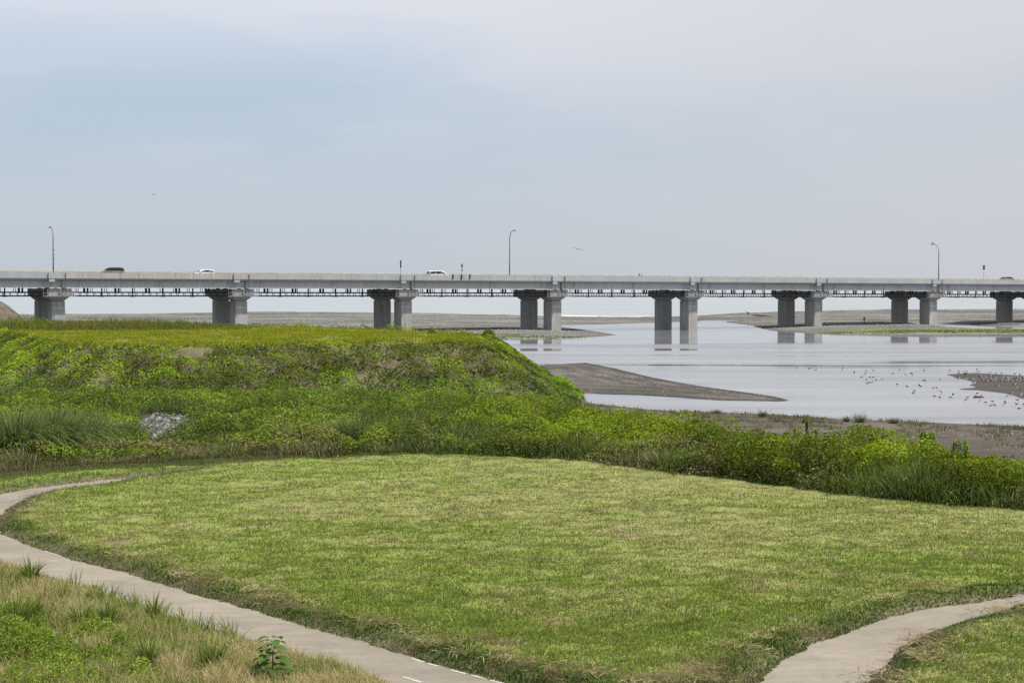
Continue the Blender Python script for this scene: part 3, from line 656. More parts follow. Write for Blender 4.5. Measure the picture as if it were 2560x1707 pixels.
# shrubs at the back left of the plateau
x, y = scatter(30000, 160, 205, -.33, -.13, 1.2); _, d, dp = height(x, y)
hb = .9*smooth(-x, 24, 42)*smooth(y, 168, 182)
k = (d['Pl'] > -1) & (hb > .05); x, y, hb = x[k], y[k], hb[k]; n = len(x)
cc = mix((.12,.16,.025), (.24,.26,.06), np.clip(fbm(x*.6, y*.6, 141)+RNG.normal(0,.15,n), 0, 1)); cc = np.where((fbm(x*.5, y*.4, 143) > .55)[:, None], cc*np.array([1.2,.95,1.1]), cc)
veg_obj('plateau_weeds', [blades(x, y, np.full(n, ZP), hb*RNG.uniform(.4, 1.2, n)*(.5+fbm(x*.8, y*.8, 145)), .07, cc, lean=.5, segs=2, dark=.5)], M['grass'], 'tall mixed weeds at the back left of the embankment top', 'weeds', 'stuff')

# --- near left corner: rough bank of dry grass and weeds
x, y = scatter(150000, 30, 58, -.345, -.03, 1.5)
dc = sdf(x, y, CORNER); dp = sdf(x, y, PATH); k = (dc > 0) & (dp < -.03); x, y, dc = x[k], y[k], dc[k]; dp = dp[k]; n = len(x); z = ZM+bank(x, y, dp)
gr = (RNG.uniform(0, 1, n) < .17+.45*smooth(fbm(x*.6, y*.6, 151), .45, .62)+.3*smooth(dc, .5, .1))
cc = np.where(gr[:, None], mix((.17,.25,.04), (.36,.44,.11), RNG.uniform(0,1,n)), mix((.52,.42,.20), (.82,.70,.38), RNG.uniform(0,1,n)))
L = np.minimum(.10+.34*smooth(dc, 0, 1.0), 1)*(.5+domes(x*1.1, y*.9, 157))*RNG.uniform(.6, 1.25, n)
veg_obj('dry_grass', [blades(x, y, z, L, .014, cc, lean=1.1, segs=2, dark=.5)], M['grass'], 'dry straw coloured grass on the near left bank', 'grass', 'stuff')
# leafy weeds mass in that corner
def canopy(cx, cy, r, h, n, c0, c1, size, base=ZM+.1, ry=None):
    a = RNG.uniform(0, 2*PI, n); q = np.sqrt(RNG.uniform(0, 1, n)); ry = ry or r
    x = cx+np.cos(a)*q*r; y = cy+np.sin(a)*q*ry; top = h*np.sqrt(np.clip(1-q**2*.9, 0, 1))*(.35+.5*fbm(x*2.2, y*2.2, 161)+.6*domes(x*2.3/max(r,.4)**.5, y*1.8/max(r,.4)**.5, 162))
    z = base + top*(1-RNG.uniform(0, 1, n)**2*.9)
    nr = np.stack([np.cos(a)*q*.7, np.sin(a)*q*.7, np.ones(n)*.7], -1)+RNG.normal(size=(n,3))*.5; nr /= np.linalg.norm(nr, axis=1)[:, None]
    c = mix(c0, c1, np.clip(fbm(x*3, y*3, 163)+RNG.normal(0, .2, n), 0, 1))
    return leaves(x, y, z, nr, RNG.uniform(*size, n), c, .5)
parts = []
for (px, py, r, h, n) in [(30,1690,.8,.95,3600),(120,1700,.8,.8,3200),(190,1640,.5,.6,1500),(250,1630,.45,.65,1500),(300,1655,.35,.5,900),(120,1760,1.1,.8,3000),(20,1600,.4,.7,1000),(90,1640,.5,.6,1500),(265,1700,.6,.6,1800),(350,1730,.5,.5,1000),(700,1725,.6,.35,900),(800,1712,.4,.25,600)]:
    X_, Y_ = G(px, py, ZM); parts.append(canopy(X_, Y_, r, h*1.15, int(n*1.4), (.13,.20,.02), (.38,.50,.07), (.04,.09)))
veg_obj('leafy_weeds', parts, M['leaf'], 'bright green leafy weeds massed in the bottom left corner', 'weeds', 'stuff')
x, y = scatter(900, 31, 46, -.335, -.10, 1.5); dc = sdf(x, y, CORNER); k = (dc > .3) & (fbm(x*.8, y*.8, 221) > .36) & (x < -6.0); x, y = x[k], y[k]; parts = []
for i in range(len(x)):
    m_ = RNG.integers(8, 22); bx = x[i]+RNG.normal(0, .07, m_); by = y[i]+RNG.normal(0, .07, m_)
    cc = mix((.12,.19,.03), (.30,.40,.07), RNG.uniform(0, 1, m_))
    parts.append(blades(bx, by, np.full(m_, ZM+.1), RNG.uniform(.3, .8, m_)*RNG.uniform(.6, 1.2), .032, cc, lean=.8, segs=4, dark=.4))
veg_obj('grass_shoots', parts, M['grass'], 'broad green grass shoots pushing through the dry grass in the bottom left corner', 'grass', 'stuff')
# the right corner beyond the right-hand path is covered by meadow_grass as well

# ------------------------------------------------------------------ distinct plants
def grass_clump(name, px, py, zb, h, r, n, cA, cB, label, group=None, w=.035, lean=.8, segs=4, cat='grass clump', xy=None):
    X_, Y_ = xy or G(px, py, zb); zb = max(.02, float(height(np.array([X_]), np.array([Y_]))[0][0])); root = empty(name, (X_, Y_, zb))
    a = RNG.uniform(0, 2*PI, n); q = np.abs(RNG.normal(0, r, n)); x = np.cos(a)*q; y = np.sin(a)*q
    cc = mix(cA, cB, RNG.uniform(0, 1, n))
    o = veg_obj('blades', [blades(x, y, np.zeros(n), h*RNG.uniform(.55, 1.15, n), w, cc, lean=lean, segs=segs, dark=.22, az=a+RNG.normal(0,.5,n))], M['grass'], parent=root)
    tag(root, label, cat, group); return root
for (px, py, h, r, n, lb) in [(40,1165,2.7,.6,1700,'big dark arching grass tussock cut by the left photo edge'),(135,1152,2.6,.5,1500,'big arching grass tussock right of the one at the left photo edge'),(215,1125,2.0,.45,1100,'bright green upright tussock, third from the left photo edge'),
                           (300,1110,1.2,.5,700,'smaller tussock left of the cobble patch'),(860,1120,1.5,.6,700,'grass tussock at the foot of the slope, above the meadow centre'),(1640,1090,1.1,.6,800,'grass tussock at the top edge of the thicket, near the river bank')]:
    grass_clump('grass_tussock', px, py, ZM+.05, h, r, n, (.10,.15,.035), (.28,.34,.12), lb, 'large grass tussocks around the thicket', w=.06, lean=1.05)
for (px, py, h, r, n, lb) in [(78,1470,.85,.09,110,'dark broad-bladed grass plant beside the path, nearest the left photo edge'),(384,1570,.85,.06,60,'spreading seed-headed grass plant rising against the path'),(530,1700,.85,.10,110,'dark green grass plant left of the big-leaved sapling'),
                           (40,1610,1.2,.14,150,'tall upright grass shoots at the left photo edge'),(85,1570,.7,.14,110,'green grass shoots in the dry grass behind the leafy weeds'),(205,1590,.75,.14,120,'grass shoots above the leafy weed mass'),(265,1580,.75,.1,90,'small upright grass shoots left of the dry seed stalk'),(368,1700,.85,.1,110,'grass clump at the bottom photo edge between leafy weeds and dry grass'),(585,1650,.45,.04,22,'thin tall stalks beside the path edge, left of the sapling'),(222,1480,.22,.2,120,'short dark tuft on the near edge of the left path')]:
    grass_clump('grass_plant', px, py, ZM+.1, h, r, n, (.10,.16,.025), (.25,.33,.06), lb, 'green grass plants on the near left bank', w=.034, lean=.8, segs=4, cat='grass plant')
def sapling(px, py, zb, h, nl, size, label, stemr=.02, cols=((.05,.10,.02),(.13,.21,.045)), group=None, cat='sapling', stemmat='stem', crown=(.25,1.0), spread=.4, whorl=True):
    X_, Y_ = G(px, py, zb); root = empty('sapling', (X_, Y_, zb)); tag(root, label, cat, group)
    mb = MB(); mb.tube([(0,0,0),(.02*h,.01,h*.5),(0,0,h)], [stemr, stemr*.8, stemr*.4], 7)
    mb.build('stem', M[stemmat], root, smoothsh=True)
    vs, fs, cs = [], [], []
    for i in range(nl):
        t = crown[0] + (crown[1]-crown[0])*(i/(max(1, nl-1))); a = i*2.4 + random.uniform(-.3, .3); z0 = h*t
        l = size*(1.15-.55*t)*random.uniform(.8, 1.15); pet = spread*(1.1-.7*t)
        d = Vector((math.cos(a), math.sin(a), 0)); s = Vector((-d.y, d.x, 0)); up = Vector((0,0,1))
        b = Vector((0,0,z0)) + d*pet*.5*size*2 + up*.1*size
        # palm-like broad leaf: 3x5 grid with pointed tip, folded and drooping
        rows = 6; base = len(vs)
        for j in range(rows):
            q = j/(rows-1); wd = l*.36*math.sin(PI*min(.97, q*.85+.12))**.8*(1 if j < rows-1 else .08)
            c = b + d*(l*q) + up*(l*(.22*q-.50*q*q))
            for e_ in (-1, 0, 1): vs.append(tuple(c + s*wd*e_ + up*(abs(e_)*wd*.28))); cs.append(None)
        for j in range(rows-1):
            for e_ in (0, 1): A = base+j*3+e_; fs.append((A, A+1, A+4)); fs.append((A, A+4, A+3))
        cc = np.array(cols[0])*(1-t) + np.array(cols[1])*t; cc = cc*random.uniform(.8, 1.25)
        for j in range(rows*3): cs[base+j] = cc
    o = link('leaves', np_mesh('leaves', vs, fs, np.array(cs)), M['leaf'], root)
    return root
sapling(680, 1735, ZM+.05, 1.12, 34, .42, 'big-leaved dark green sapling at the bottom beside the left path', stemr=.018, spread=.40, crown=(.2,1.0))
for (px, py, h, nl, sz, lb) in [(2318,1195,2.0,150,.30,'tall leafy sapling above the thicket, right of centre of the right half'),(2400,1232,2.1,110,.30,'leafy sapling standing above the thicket, nearest the right photo edge'),(2160,1170,1.75,60,.22,'brown-green sapling sticking out of the thicket top'),
                              (1285,1060,1.3,50,.3,'dark leafy sapling at the foot of the embankment end'),(1375,1015,1.2,50,.28,'leafy sapling on the lower right shoulder of the embankment')]:
    sapling(px, py, ZM, h, nl, sz, lb, stemr=.035, cols=((.06,.10,.012),(.17,.25,.02)), crown=(.66,1.0), spread=1.2, group='saplings in the thicket')
X_, Y_ = G(2016, 1150, ZM); r_ = empty('dead_stump', (X_, Y_, ZM)); mb = MB(); mb.tube([(0,0,0),(.02,0,1.2),(0,0,2.0)], [.10,.085,.06], 8); mb.build('trunk', M['darkstem'], r_, smoothsh=True)
v, f, c = canopy(0, 0, .22, .3, 120, (.10,.16,.02), (.2,.28,.03), (.08,.15), base=1.75); veg_obj('shoots', [(v, f, c)], M['leaf'], parent=r_); tag(r_, 'dark upright stump with green shoots sticking out of the thicket', 'stump')
def bush(px, py, zb, r, h, n, c0, c1, label, size=(.12,.25), name='bush', group=None, ry=None):
    X_, Y_ = G(px, py, zb); zb = float(height(np.array([X_]), np.array([Y_]))[0][0])-.05; root = empty(name, (X_, Y_, zb))
    mb = MB()
    for i in range(5):
        a = i*1.26; mb.tube([(0,0,0),(math.cos(a)*r*.3, math.sin(a)*r*.3, h*.5),(math.cos(a)*r*.55, math.sin(a)*r*.55, h*.8)], [.03,.02,.008], 5)
    mb.build('stems', M['darkstem'], root)
    v, f, c = canopy(0, 0, r, h, n, c0, c1, size, base=0, ry=ry); veg_obj('foliage', [(v, f, c)], M['leaf'], parent=root)
    tag(root, label, 'bush', group); return root
GA, GB = (.09,.14,.012), (.26,.34,.03)
for (px, py, zb, r, h, n, lb) in [(30,812,ZP-.2,1.3,1.9,500,'dark bush peeking over the gravel heap at the far left'),(62,822,ZP-.1,2.4,1.5,900,'spreading bush right of the gravel heap'),(110,824,ZP-.1,1.8,1.2,600,'low bush in front of the leftmost bridge pier'),
                              (1222,850,ZP-.3,.6,.85,500,'bush on the tip of the flat embankment top'),(1080,838,ZP-.1,.45,.7,160,'small round bush on the back rim of the embankment top'),
                              (1350,905,2.6,.6,.5,350,'bright bush on the sloping right end of the embankment, upper one'),(1405,955,1.7,.6,.5,350,'bright bush on the sloping right end of the embankment, lower one'),
                              (300,985,2.2,1.6,1.2,1400,'dark leafy bush on the left slope of the embankment'),(100,1010,ZM+.6,1.9,1.4,1400,'dark leafy bush low on the slope near the left photo edge'),(1480,1020,1.4,.8,.5,500,'bright bush where the embankment meets the thicket')]:
    bush(px, py, zb, r, h, n, GA, GB, lb, group='bushes on the embankment')
for (px, py, h, lb) in [(2150,1062,.9,'spindly weed standing on the river bank edge, tallest one'),(2115,1058,.5,'small weed on the river bank left of the tallest weed'),(1905,1045,.7,'thin weed on the river bank above the thicket, left of the others'),(2235,1062,.5,'small weed on the river bank right of the tallest weed'),(1790,1032,.4,'small weed at the left end of the river bank')]:
    grass_clump('bank_weed', px, py, .15, h, .18, 90, (.13,.17,.04), (.25,.27,.09), lb, 'weeds along the river bank edge', w=.035, lean=1.0, segs=3, cat='weed')
# gravel heap at far left
X_, Y_ = G(-84, 815, ZP); hx = np.linspace(-1, 1, 60); HX, HY = np.meshgrid(hx, hx); R_ = np.sqrt(HX**2+HY**2)
HZ = np.clip(1-R_, 0, 1)**.85*4.6 + (fbm(HX*6+3, HY*6, 171)-.5)*.5*smooth(1-R_, 0, .2) - .15
hc = mix((.10,.085,.062), (.20,.175,.14), fbm(HX*9, HY*9, 173)); id_ = np.arange(3600).reshape(60, 60)
fq = np.stack([id_[:-1,:-1], id_[:-1,1:], id_[1:,1:], id_[1:,:-1]], -1).reshape(-1, 4)
o = link('gravel_heap', np_mesh('gravel_heap', np.stack([HX*6, HY*6, HZ], -1).reshape(-1,3), fq, hc.reshape(-1,3), True), M['soil'], None, (X_, Y_+4, ZP)); tag(o, 'brown conical gravel heap at the left edge of the embankment top', 'gravel heap')

# ------------------------------------------------------------------ bridge
TH = math.radians(28.6); CT, ST = math.cos(TH), math.sin(TH); KD = 305.0
def zr(t): q = np.clip(t, -60, 460)-64.5; return 12.22 - .0028*q - .0000052*q*q     # top of the railing
def W0(t, p, z):   # along, away from the viewer, absolute height
    return (t*CT - (KD+p)*ST, t*ST + (KD+p)*CT, z)
def W(t, p, z):    # height relative to the railing top
    return W0(t, p, z + zr(t))
def Bt(px, off=0.0):
    d = ray(px, 760); k = (KD+off)/(d[1]*CT - d[0]*ST); return d[0]*k*CT + d[1]*k*ST
T0, SP = 74.0 - 3*34.25, 34.25
piers = [T0 + SP*i for i in range(15)]       # t of the left edge of each pier
TA, TB = piers[0]-20, piers[-1]+20
root_loc = W0(piers[3], 0, 0); bridge = empty('highway_bridge', root_loc)
tag(bridge, 'long grey concrete and steel road bridge on paired piers crossing the river mouth', 'bridge')
def bpart(mb, name, m, parent=bridge, sm=False):
    o = mb.build(name, m, None, smoothsh=sm)
    if parent is bridge:
        me = o.data
        for v in me.vertices: v.co = v.co - Vector(root_loc)
        o.parent = bridge
    else:
        me = o.data
        for v in me.vertices: v.co = v.co - Vector(root_loc)
        o.parent = parent
    return o
DW = 18.5
def strip(p0, p1, z0, z1, ta, tb, mb, step=8.5):
    ts = np.linspace(ta, tb, max(2, int((tb-ta)/step)+1))
    mb.loft([[(t, p0, z0), (t, p1, z0), (t, p1, z1), (t, p0, z1)] for t in ts])
mb = MB(W); strip(.25, DW-.25, -1.62, -1.17, TA, TB, mb); deck = bpart(mb, 'deck_slab', M['concrete'])
mb = MB(W); strip(.5, DW-.5, -1.165, -1.12, TA, TB, mb); bpart(mb, 'road_surface', M['asphalt'], deck)
# parapets per span, with the span right of the leftmost pair in older beige concrete
for i in range(len(piers)-1):
    a = piers[i]+1.5; b = piers[i+1]+1.5
    mb = MB(W)
    old = i == 3
    if old:
        nn = 10; L_ = (b-a)/nn
        for j in range(nn): strip(0, .28, -1.32, -.27, a+j*L_+.03, a+(j+1)*L_-.03, mb, 2)
    else:
        strip(0, .28, -1.32, -.27, a+.03, b-.03, mb)
    strip(.06, .5, -1.45, -1.322, a+.02, b-.02, mb)
    o = bpart(mb, 'parapet', M['concrete_beige'] if old else M['concrete_light'])
    if old: o['label'] = 'older beige panelled parapet stretch'
    mb = MB(W); strip(DW-.28, DW, -1.32, -.27, a+.03, b-.03, mb); bpart(mb, 'parapet', M['concrete_light'])
    # expansion joint pilaster and drain pipe
    mb = MB(W); mb.box(b-2.6, b-1.4, -.32, -.002, -1.36, -.24); mb.box(b-2.5, b-1.5, -.30, .5, -1.95, -1.46) ; bpart(mb, 'pilaster', M['concrete_light'])
    mb = MB(W); mb.tube([(b+.45, -.12, -.35), (b+.45, -.12, -4.3)], .07, 6); mb.tube([(b-.1, .35, -1.5), (b-.1, .35, -4.9)], .08, 6); bpart(mb, 'drain_pipe', M['pole'])
    # girder: outer web with flanges and stiffeners, inner webs
    for gi_, p in enumerate((.85, 6.6, 11.9, 17.2)):
        mb = MB(W); strip(p, p+.09, -2.93, -1.62, a+.12, b-.12, mb); strip(p-.28, p+.37, -3.02, -2.932, a+.12, b-.12, mb)
        if gi_ == 0:
            for tt in (a+3.2, a+(b-a)*.52, b-3.4): mb.box(tt-.05, tt+.05, p-.24, p-.002, -2.93, -1.63)
            for tt in (a+3.2, a+(b-a)*.52, b-3.4): mb.box(tt-.28, tt+.28, p-.04, p-.001, -2.9, -1.7)
        bpart(mb, 'girder', M['girder'])
    # railing: top tube and short posts
    for p in (.12, DW-.12):
        mb = MB(W); mb.tube([(t, p, -.07) for t in np.linspace(a, b, 5)], .075, 6)
        npst = int((b-a)/2.0)
        for j in range(npst): t = a+(j+.5)*(b-a)/npst; mb.box(t-.06, t+.06, p-.05, p+.05, -.27, -.05)
        bpart(mb, 'railing', M['rail'])
    # inspection walkway slung under the deck
    mb = MB(W); s0 = piers[i]+3.9; s1 = piers[i+1]-2.0
    for p in (2.2, 3.1):
        for z in (-3.82, -4.46): strip(p-.06, p+.06, z-.12, z+.12, s0-.8, s1+.8, mb)
    strip(2.27, 3.03, -4.50, -4.47, s0-.8, s1+.8, mb)
    nq = int((s1-s0)/1.25)
    for j in range(nq+1):
        t = s0 + j*(s1-s0)/nq
        for p in (2.2, 3.1): mb.box(t-.045, t+.045, p-.04, p+.04, -4.46, -3.82)
    for j in range(0, nq+1, 2):
        t = s0 + (j+.5)*(s1-s0)/nq
        for q in (-.2, .2): mb.box(t+q-.05, t+q+.05, 2.2-.04, 2.2+.04, -3.82, -3.03)
    wk = bpart(mb, 'inspection_walkway', M['dark_steel'])
    for j in range(5):
        t = s0 + (j+.5)*(s1-s0)/5
        mb = MB(W); mb.box(t-1.1, t-.72, 2.12, 2.28, -3.95, -3.03); mb.box(t-.45, t-.15, 2.12, 2.28, -3.95, -3.03); mb.box(t-1.1, t-.15, 2.1, 2.3, -3.97, -3.86); bpart(mb, 'hanger', M['dark_steel'], wk)
        if j:
            tt = t-3.3; mb = MB(W); mb.box(tt-.2, tt+.02, 2.12, 2.28, -4.62, -3.03); mb.box(tt-.25, tt+.25, 2.1, 3.2, -4.64, -4.5); bpart(mb, 'hanger', M['dark_steel'], wk)
def pier(i, p0, front):
    t = piers[i]; top = zr(t)
    mb = MB(W0); ch = .0
    mb.box(t, t+2.3, p0, p0+3.45, -1.3, top-5.42)
    col = 'concrete'
    o = bpart(mb, 'pier', M[col])
    if i in (3, 4) and front:
        mbc = MB(W0); mbc.box(t-.03, t+2.33, p0-.03, p0+3.48, -1.0, top-(7.2 if i == 3 else 7.9)); j = bpart(mbc, 'jacket', M['concrete_light'], o)
    mb = MB(W0); b_ = (t+.2, t+2.1, p0+.2, p0+3.25)
    mb.box(*b_, top-5.42, top-4.42, top=(t-.85, t+3.15, p0-.95, p0+4.4)); bpart(mb, 'flare', M['concrete_dark'], o)
    mb = MB(W0); mb.box(t-.95, t+3.25, p0-1.05, p0+4.7, top-4.415, top-3.15); bpart(mb, 'cap_beam', M['concrete_dark'], o)
    mb = MB(W0)
    for q in (.25, 1.7): mb.box(t+q, t+q+.5, p0-.9 if front else p0+1, p0-.2 if front else p0+2, top-3.15, top-3.03)
    bpart(mb, 'bearing', M['dark_steel'], o)
    if front:
        mb = MB(W0)
        for z in (top-4.46, top-3.9): mb.box(t-1.9, t+4.0, p0-1.62, p0-1.57, z-.03, z+.03)
        mb.box(t-1.9, t+4.0, p0-1.65, p0-1.06, top-4.56, top-4.5)
        for q in np.linspace(-1.9, 4.0, 9): mb.box(t+q-.025, t+q+.025, p0-1.62, p0-1.57, top-4.5, top-3.2)
        for q in np.linspace(2.4, 4.0, 5): mb.box(t+q-.03, t+q+.03, p0-1.66, p0-1.60, top-4.5, top-3.1)
        bpart(mb, 'access_platform', M['galv'], o)
    return o
for i in range(len(piers)):
    pier(i, 2.0, True); pier(i, 12.0, False)

# ------------------------------------------------------------------ street furniture on the bridge
def curve_lamp(px, ptop, p, side, label, rungs=0):
    t = Bt(px, p); zb = zr(t)-.27; Y = W0(t, p, 0)[1]; dr = ray(px, ptop); H = CAMZ + dr[2]/dr[1]*Y - zb
    root = empty('street_lamp', W0(t, p, zb), TH); tag(root, label, 'street lamp', 'curved street lamps on the bridge')
    R_ = 1.9; pts = [(0,0,0),(0,0,H*.4),(0,0,H-R_)]
    for k in range(1, 8): a = k/7*PI/2*.93; pts.append((0, side*R_*(1-math.cos(a)), H-R_+R_*math.sin(a)))
    rad = [.12,.10,.085]+[.075-.003*k for k in range(7)]
    mb = MB(); mb.tube(pts, rad, 8); mb.build('pole', M['pole'], root, smoothsh=True)
    e = pts[-1]; mb = MB(); ds = side
    mb.loft([[(-.05,e[1]-ds*.1,e[2]-.04),(.05,e[1]-ds*.1,e[2]-.04),(.05,e[1]-ds*.1,e[2]+.05),(-.05,e[1]-ds*.1,e[2]+.05)],
             [(-.17,e[1]+ds*.25,e[2]-.10),(.17,e[1]+ds*.25,e[2]-.10),(.14,e[1]+ds*.25,e[2]+.10),(-.14,e[1]+ds*.25,e[2]+.10)],
             [(-.15,e[1]+ds*.75,e[2]-.12),(.15,e[1]+ds*.75,e[2]-.12),(.12,e[1]+ds*.75,e[2]+.06),(-.12,e[1]+ds*.75,e[2]+.06)],
             [(-.06,e[1]+ds*.95,e[2]-.10),(.06,e[1]+ds*.95,e[2]-.10),(.05,e[1]+ds*.95,e[2]-.0),(-.05,e[1]+ds*.95,e[2]-.0)]])
    mb.build('lamp_head', M['dark_steel'], root)
    mb = MB(); mb.box(-.22,.22,-.22,.22,0,.12); mb.build('base_plate', M['galv'], root)
    for k in range(rungs):
        z = 2.3 + k*.85; mb = MB(); mb.tube([(-.18,0,z),(.35,0,z)], .035, 5); mb.build('step_bolt', M['dark_steel'], root)
    return root, t, (0, e[1], e[2])
curve_lamp(134, 567, .14, 1, 'curved street lamp above the leftmost bridge pier', rungs=3)
curve_lamp(1274, 577, DW-.14, -1, 'curved street lamp on the far side of the bridge, middle of the three')
lampR, tR, eR = curve_lamp(2346, 610, .14, 1, 'curved street lamp at the right with a dark bird perched on its head')
def sign(px, ytop, ybot, wpx, p, shape, m, label, name='road_sign', ang=0, extra=False):
    t = Bt(px, p); zb = zr(t)-1.12; Y = W0(t, p, 0)[1]
    zt = CAMZ + ray(px, ytop)[2]/ray(px, ytop)[1]*Y - zb; z0 = CAMZ + ray(px, ybot)[2]/ray(px, ybot)[1]*Y - zb
    w = wpx*Y/F; root = empty(name, W0(t, p, zb), 0); tag(root, label, 'road sign')
    mb = MB(); mb.tube([(0,.06,0),(0,.06,zt-.1)], .045, 8); mb.build('post', M['galv'] if m != 'dark_steel' else M['pole'], root, smoothsh=True)
    mb = MB()
    if shape == 'rect': mb.box(-w/2, w/2, -.04, 0, z0, zt)
    else:
        n = 24; zc = (z0+zt)/2; r = (zt-z0)/2
        mb.loft([[(w/2*math.cos(2*PI*k/n), yy, zc+r*math.sin(2*PI*k/n)) for k in range(n)] for yy in (-.03, 0)])
    mb.build('sign_panel', M[m], root)
    if extra:
        mb = MB(); z_ = z0-.45; mb.loft([[(.16*math.cos(2*PI*k/12), yy, z_+.16*math.sin(2*PI*k/12)) for k in range(12)] for yy in (-.03, 0)]); mb.build('small_plate', M[m], root)
    return root
sign(1002, 651, 669, 3.4, .6, 'rect', 'dark_steel', 'narrow dark rectangular sign seen edge-on above the third pair of piers')
sign(1155, 659, 670, 3.8, .6, 'round', 'dark_steel', 'dark round road sign seen nearly edge-on, right of the white minivan', extra=True)
gs = sign(2459, 663, 674.5, 5, .6, 'rect', 'green_sign', 'small green sign on a thin post near the right photo edge')
# dark clamps hanging on the parapet below the round sign
for px, h_, lb in [(1132,.75,'dark bracket hanging on the parapet left of the round sign post'),(1153,.95,'dark bracket on the parapet under the round sign post'),(1174,.75,'dark bracket hanging on the parapet right of the round sign post')]:
    t = Bt(px); mb = MB(); mb.box(-.11,.11,-.16,-.003,-h_,.0, top=(-.03,.16,-.16,-.003)); mb.box(-.03,.20,-.14,.2,.0,.12)
    o = mb.build('bracket', M['cloth_dark']); o.location = W(t, 0, -.25); o.rotation_euler = (0,0,TH); tag(o, lb, 'bracket', 'dark brackets on the parapet below the round sign')
t = Bt(1160); mb = MB(); mb.box(-.2,.25,-.05,-.004,-.35,.0); mb.box(.1,.2,-.05,-.004,-.8,-.352); o = mb.build('number_plate_sign', M['rail']); o.location = W(t, 0, -.4); o.rotation_euler = (0,0,TH); tag(o, 'small beige plate on the parapet right of the round sign post', 'plate')

# ------------------------------------------------------------------ cars
def car(px, p, front, L_, Hh, wd, prof, paint, label, pillar=.06, lower=None):
    """prof: stations (x, z_belt, z_roof) from the nose (0) to the tail (1)"""
    t = Bt(px, p); g = -.0033
    root = empty('car', W(t, p, -1.12), TH + (0 if front < 0 else PI)); tag(root, label, 'car', 'cars driving over the bridge')
    secs = []; hw = wd/2
    for (q, zb, zf) in prof:
        x = -L_/2 + q*L_; e = .08 if q < .02 or q > .98 else 0; tw = hw-e; z0 = .32 if .03 < q < .97 else .42
        cab = max(0, zf-zb); tp = tw - cab*.22 - .05
        secs.append([(x,-tw+.06,z0),(x,-tw,z0+.15),(x,-tw-.0,zb-.12),(x,-tw+.03,zb),(x,-tp,zf-.05*(cab > 0)),(x,-tp+.12,zf),(x,tp-.12,zf),(x,tp,zf-.05*(cab > 0)),(x,tw-.03,zb),(x,tw,zb-.12),(x,tw,z0+.15),(x,tw-.06,z0)])
    mb = MB(); mb.loft(secs); body = mb.build('body', M[paint], root)
    cabs = [s for s in prof if s[2]-s[1] > .02]
    # side glass, split by pillars
    def at(q):
        for (a, b) in zip(prof[:-1], prof[1:]):
            if a[0] <= q <= b[0]:
                k = (q-a[0])/(b[0]-a[0]+1e-9); return a[1]+(b[1]-a[1])*k, a[2]+(b[2]-a[2])*k
    q0 = next(a[0] for a, b in zip(prof[:-1], prof[1:]) if b[2]-b[1] > .1); q1 = next(b[0] for a, b in list(zip(prof[:-1], prof[1:]))[::-1] if a[2]-a[1] > .1)
    cuts = np.linspace(q0+.035, q1-.03, 4)
    for sd in (-1, 1):
        for a, b in zip(cuts[:-1], cuts[1:]):
            mb = MB(); pts = []
            for q in (a+.008, b-.008):
                zb, zf = at(q); hgt = zf-zb; x = -L_/2+q*L_
                lo = zb+.03; hi = max(lo+.01, zf-.12)
                f_ = lambda z: hw-.03 - (z-zb)/max(hgt, .01)*(hgt*.22+.02)+.012
                pts += [(x, sd*f_(lo), lo), (x, sd*f_(hi), hi)]
            mb.add([pts[0], pts[2], pts[3], pts[1]], [(0,1,2,3)]); mb.build('side_window', M['glass'], root)
    # windscreen and rear window
    fr = [(a, b) for a, b in zip(prof[:-1], prof[1:])]
    ws = next((a, b) for a, b in fr if b[2]-b[1] > .1); rw = next((a, b) for a, b in fr[::-1] if a[2]-a[1] > .1)
    for nm, (a, b), sgn in (('windscreen', ws, -1), ('rear_window', rw, 1)):
        ps = []
        for k in (.15, .88):
            q = a[0]+(b[0]-a[0])*k; zf = a[2]+(b[2]-a[2])*k; x = -L_/2+q*L_; w_ = hw-.2-.1*(k if sgn < 0 else 1-k)
            ps += [(x+sgn*.012, -w_, zf+.015), (x+sgn*.012, w_, zf+.015)]
        mb = MB(); mb.add([ps[0], ps[1], ps[3], ps[2]], [(0,1,2,3)]); mb.build(nm, M['glass'], root)
    for q in (.185, .80):
        for sd in (-1, 1):
            x = -L_/2+q*L_; mb = MB(); mb.tube([(x, sd*(hw-.2), .33), (x, sd*(hw+.01), .33)], .33, 18); wh = mb.build('wheel', M['tyre'], root, smoothsh=False)
            mb = MB(); mb.tube([(x, sd*(hw+.012), .33), (x, sd*(hw+.025), .33)], .2, 14); mb.build('rim', M['rim'], wh)
    for sd in (-1, 1):
        mb = MB(); mb.box(-L_/2+.02, -L_/2+.25, sd*(hw-.42) if sd > 0 else -(hw-.02), (hw-.02) if sd > 0 else -(hw-.42), .62, .78); mb.build('headlight', M['lampglass'], root)
        mb = MB(); mb.box(L_/2-.14, L_/2+.01, (hw-.28) if sd > 0 else -(hw-.03), (hw-.03) if sd > 0 else -(hw-.28), .85, 1.15); mb.build('tail_light', M['redlight'], root)
        mb = MB(); x = -L_/2+(q0+.10)*L_; mb.box(x-.05, x+.07, min(sd*(hw-.02), sd*(hw+.2)), max(sd*(hw-.02), sd*(hw+.2)), prof[3][1], prof[3][1]+.15); mb.build('mirror', M[paint], root)
    return root
van = [(0,.70,.70),(.04,.86,.86),(.16,.98,.98),(.20,1.0,1.06),(.36,1.05,1.70),(.46,1.06,1.82),(.7,1.07,1.85),(.9,1.08,1.80),(.955,1.05,1.68),(.99,.98,1.05),(1,.85,.85)]
